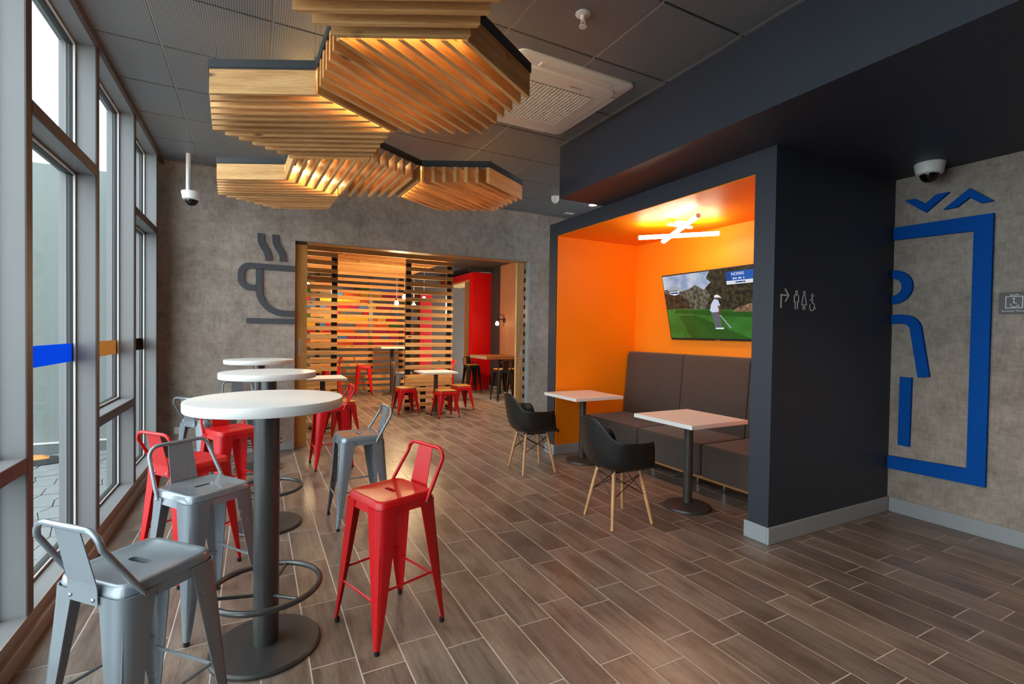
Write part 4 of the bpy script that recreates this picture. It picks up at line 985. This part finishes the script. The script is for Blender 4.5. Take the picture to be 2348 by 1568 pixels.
pendant(0.86, 9.95, 2.26, 'bare bulb pendant beside the oak door edge')

# bar counter and sconce
bc = empty('bar_counter', (4.73, 9.85, 0), label='wooden bar counter with black stools in the second room', cat='counter')
MB().box(-0.41, 0.40, -0.45, 0.45, 0.84, 0.91).build('counter_top', 'barwood', bc, bevel=0.003)
MB().box(-0.412, -0.4105, -0.448, 0.448, 0.842, 0.908).build('end_strip', 'silltrim', bc)
for sy in (-1, 1): MB().box(0.28, 0.33, sy*0.35-0.025, sy*0.35+0.025, 0, 0.84).build('leg', 'black', bc)
sc_ = empty('wall_sconce', (X2R-0.012, 10.2, 1.70), label='black gooseneck wall lamp with bare bulb on walnut panel', cat='wall lamp')
MB().lathe([(0.055, 0), (0.055, 0.02), (0.03, 0.035)], 16).build('wall_plate', 'black', sc_, smooth=40, rot=(0, -PI/2, 0))
MB().tube([(-0.02, 0, 0)] + [(-0.10-0.08*math.cos(a), 0, 0.05+0.09*math.sin(a)) for a in [PI*i/8 for i in range(8, -1, -1)]][::-1][::1] + [(-0.19, 0, 0.01)], 0.008, 8).build('gooseneck', 'black', sc_, smooth=50)
MB().lathe([(0.02, 0.0), (0.022, 0.03), (0.012, 0.05)], 12, (-0.19, 0, -0.02)).build('lamp_holder', 'black', sc_, smooth=40)
MB().lathe([(0.01, -0.10), (0.04, -0.085), (0.045, -0.06), (0.03, -0.02), (0.018, 0.0)], 16, (-0.19, 0, -0.02)).build('bulb', 'bulb', sc_, smooth=60)

# furniture of the second room
low_table('square_table', 2.77, 8.12, 0.73, 0.60, 'square white table with red stools in front of the right slat screen', 'square tables in the second room')
low_table('square_table', 0.86, 7.55, 0.73, 0.60, 'square white table glimpsed behind the round tables through the doorway', 'square tables in the second room')
bt = empty('square_high_table', (2.72, 11.02, 0), label='square white high table inside the slat cabin', cat='table')
MB().box(-0.3, 0.3, -0.3, 0.3, 1.03, 1.065).build('tabletop', 'white', bt, bevel=0.002)
MB().lathe([(0.04, 0.02), (0.04, 1.03)], 20).build('column', 'basemetal', bt, smooth=40); MB().lathe([(0.2, 0), (0.2, 0.015), (0.05, 0.03)], 30).build('base_disc', 'basemetal', bt, smooth=40)
G2 = 'red low stools with wooden seats'; kw = dict(H=0.43, back=False, woodseat=True, foot=0.19, half=0.145)
place_stool('low_stool', 'red', 2.305, 8.34, 2, 'red low stool with wooden seat left of the far white table', 'stool', G2, **kw)
place_stool('low_stool', 'red', 2.805, 7.72, 2, 'red low stool with wooden seat in front of the far white table', 'stool', G2, **kw)
place_stool('low_stool', 'red', 3.32, 8.33, 2, 'red low stool with wooden seat right of the far white table', 'stool', G2, **kw)
place_stool('low_stool', 'red', 1.05, 7.02, 8, 'red low stool at the hidden table just inside the doorway', 'stool', G2, **kw)
place_stool('bar_stool', 'red', 2.12, 11.12, 172, 'red bar stool inside the slat cabin before the rear screen', group='bar stools in the second room')
place_stool('bar_stool', 'grey', 2.47, 9.12, 176, 'grey bar stool beside the right slat screen edge', group='bar stools in the second room')
place_stool('bar_stool', 'red', 3.43, 9.55, 0, 'red bar stool peeking out past the right slat screen', group='bar stools in the second room')
place_stool('bar_stool', 'red', 1.42, 11.0, 5, 'red bar stool behind the left slat screen edge', group='bar stools in the second room')
G3 = 'black bar stools at the counter'
place_stool('counter_stool', 'black', 4.50, 10.62, 90, 'black stool with wooden seat at the far side of the counter', 'bar stool', G3, woodseat=True)
place_stool('counter_stool', 'black', 4.56, 9.14, -90, 'black stool with wooden seat at the near side of the counter', 'bar stool', G3, woodseat=True)
place_stool('counter_stool', 'black', 4.92, 9.10, -90, 'black stool with wooden seat half hidden by the oak door', 'bar stool', G3, woodseat=True)

# unseen downlights added to brighten the second room; soffit lamp inferred from floor glow
downlight(1.2, 7.4, C2, 'added fill downlight just inside the second room', 220)
downlight(3.8, 7.6, C2, 'added fill downlight over the second room floor by the counter', 260)
downlight(3.9, 9.4, C2, 'added fill downlight in front of the bar counter', 60, col_=(1.0, 0.72, 0.45))
downlight(1.7, 12.3, C2, 'added fill downlight washing the coloured panel wall', 190)  # unseen lamp added because the panel wall was left unlit
downlight(3.25, 0.55, ZS, 'round downlight in the soffit near the viewer', 55, col_=(1.0, 0.55, 0.28))
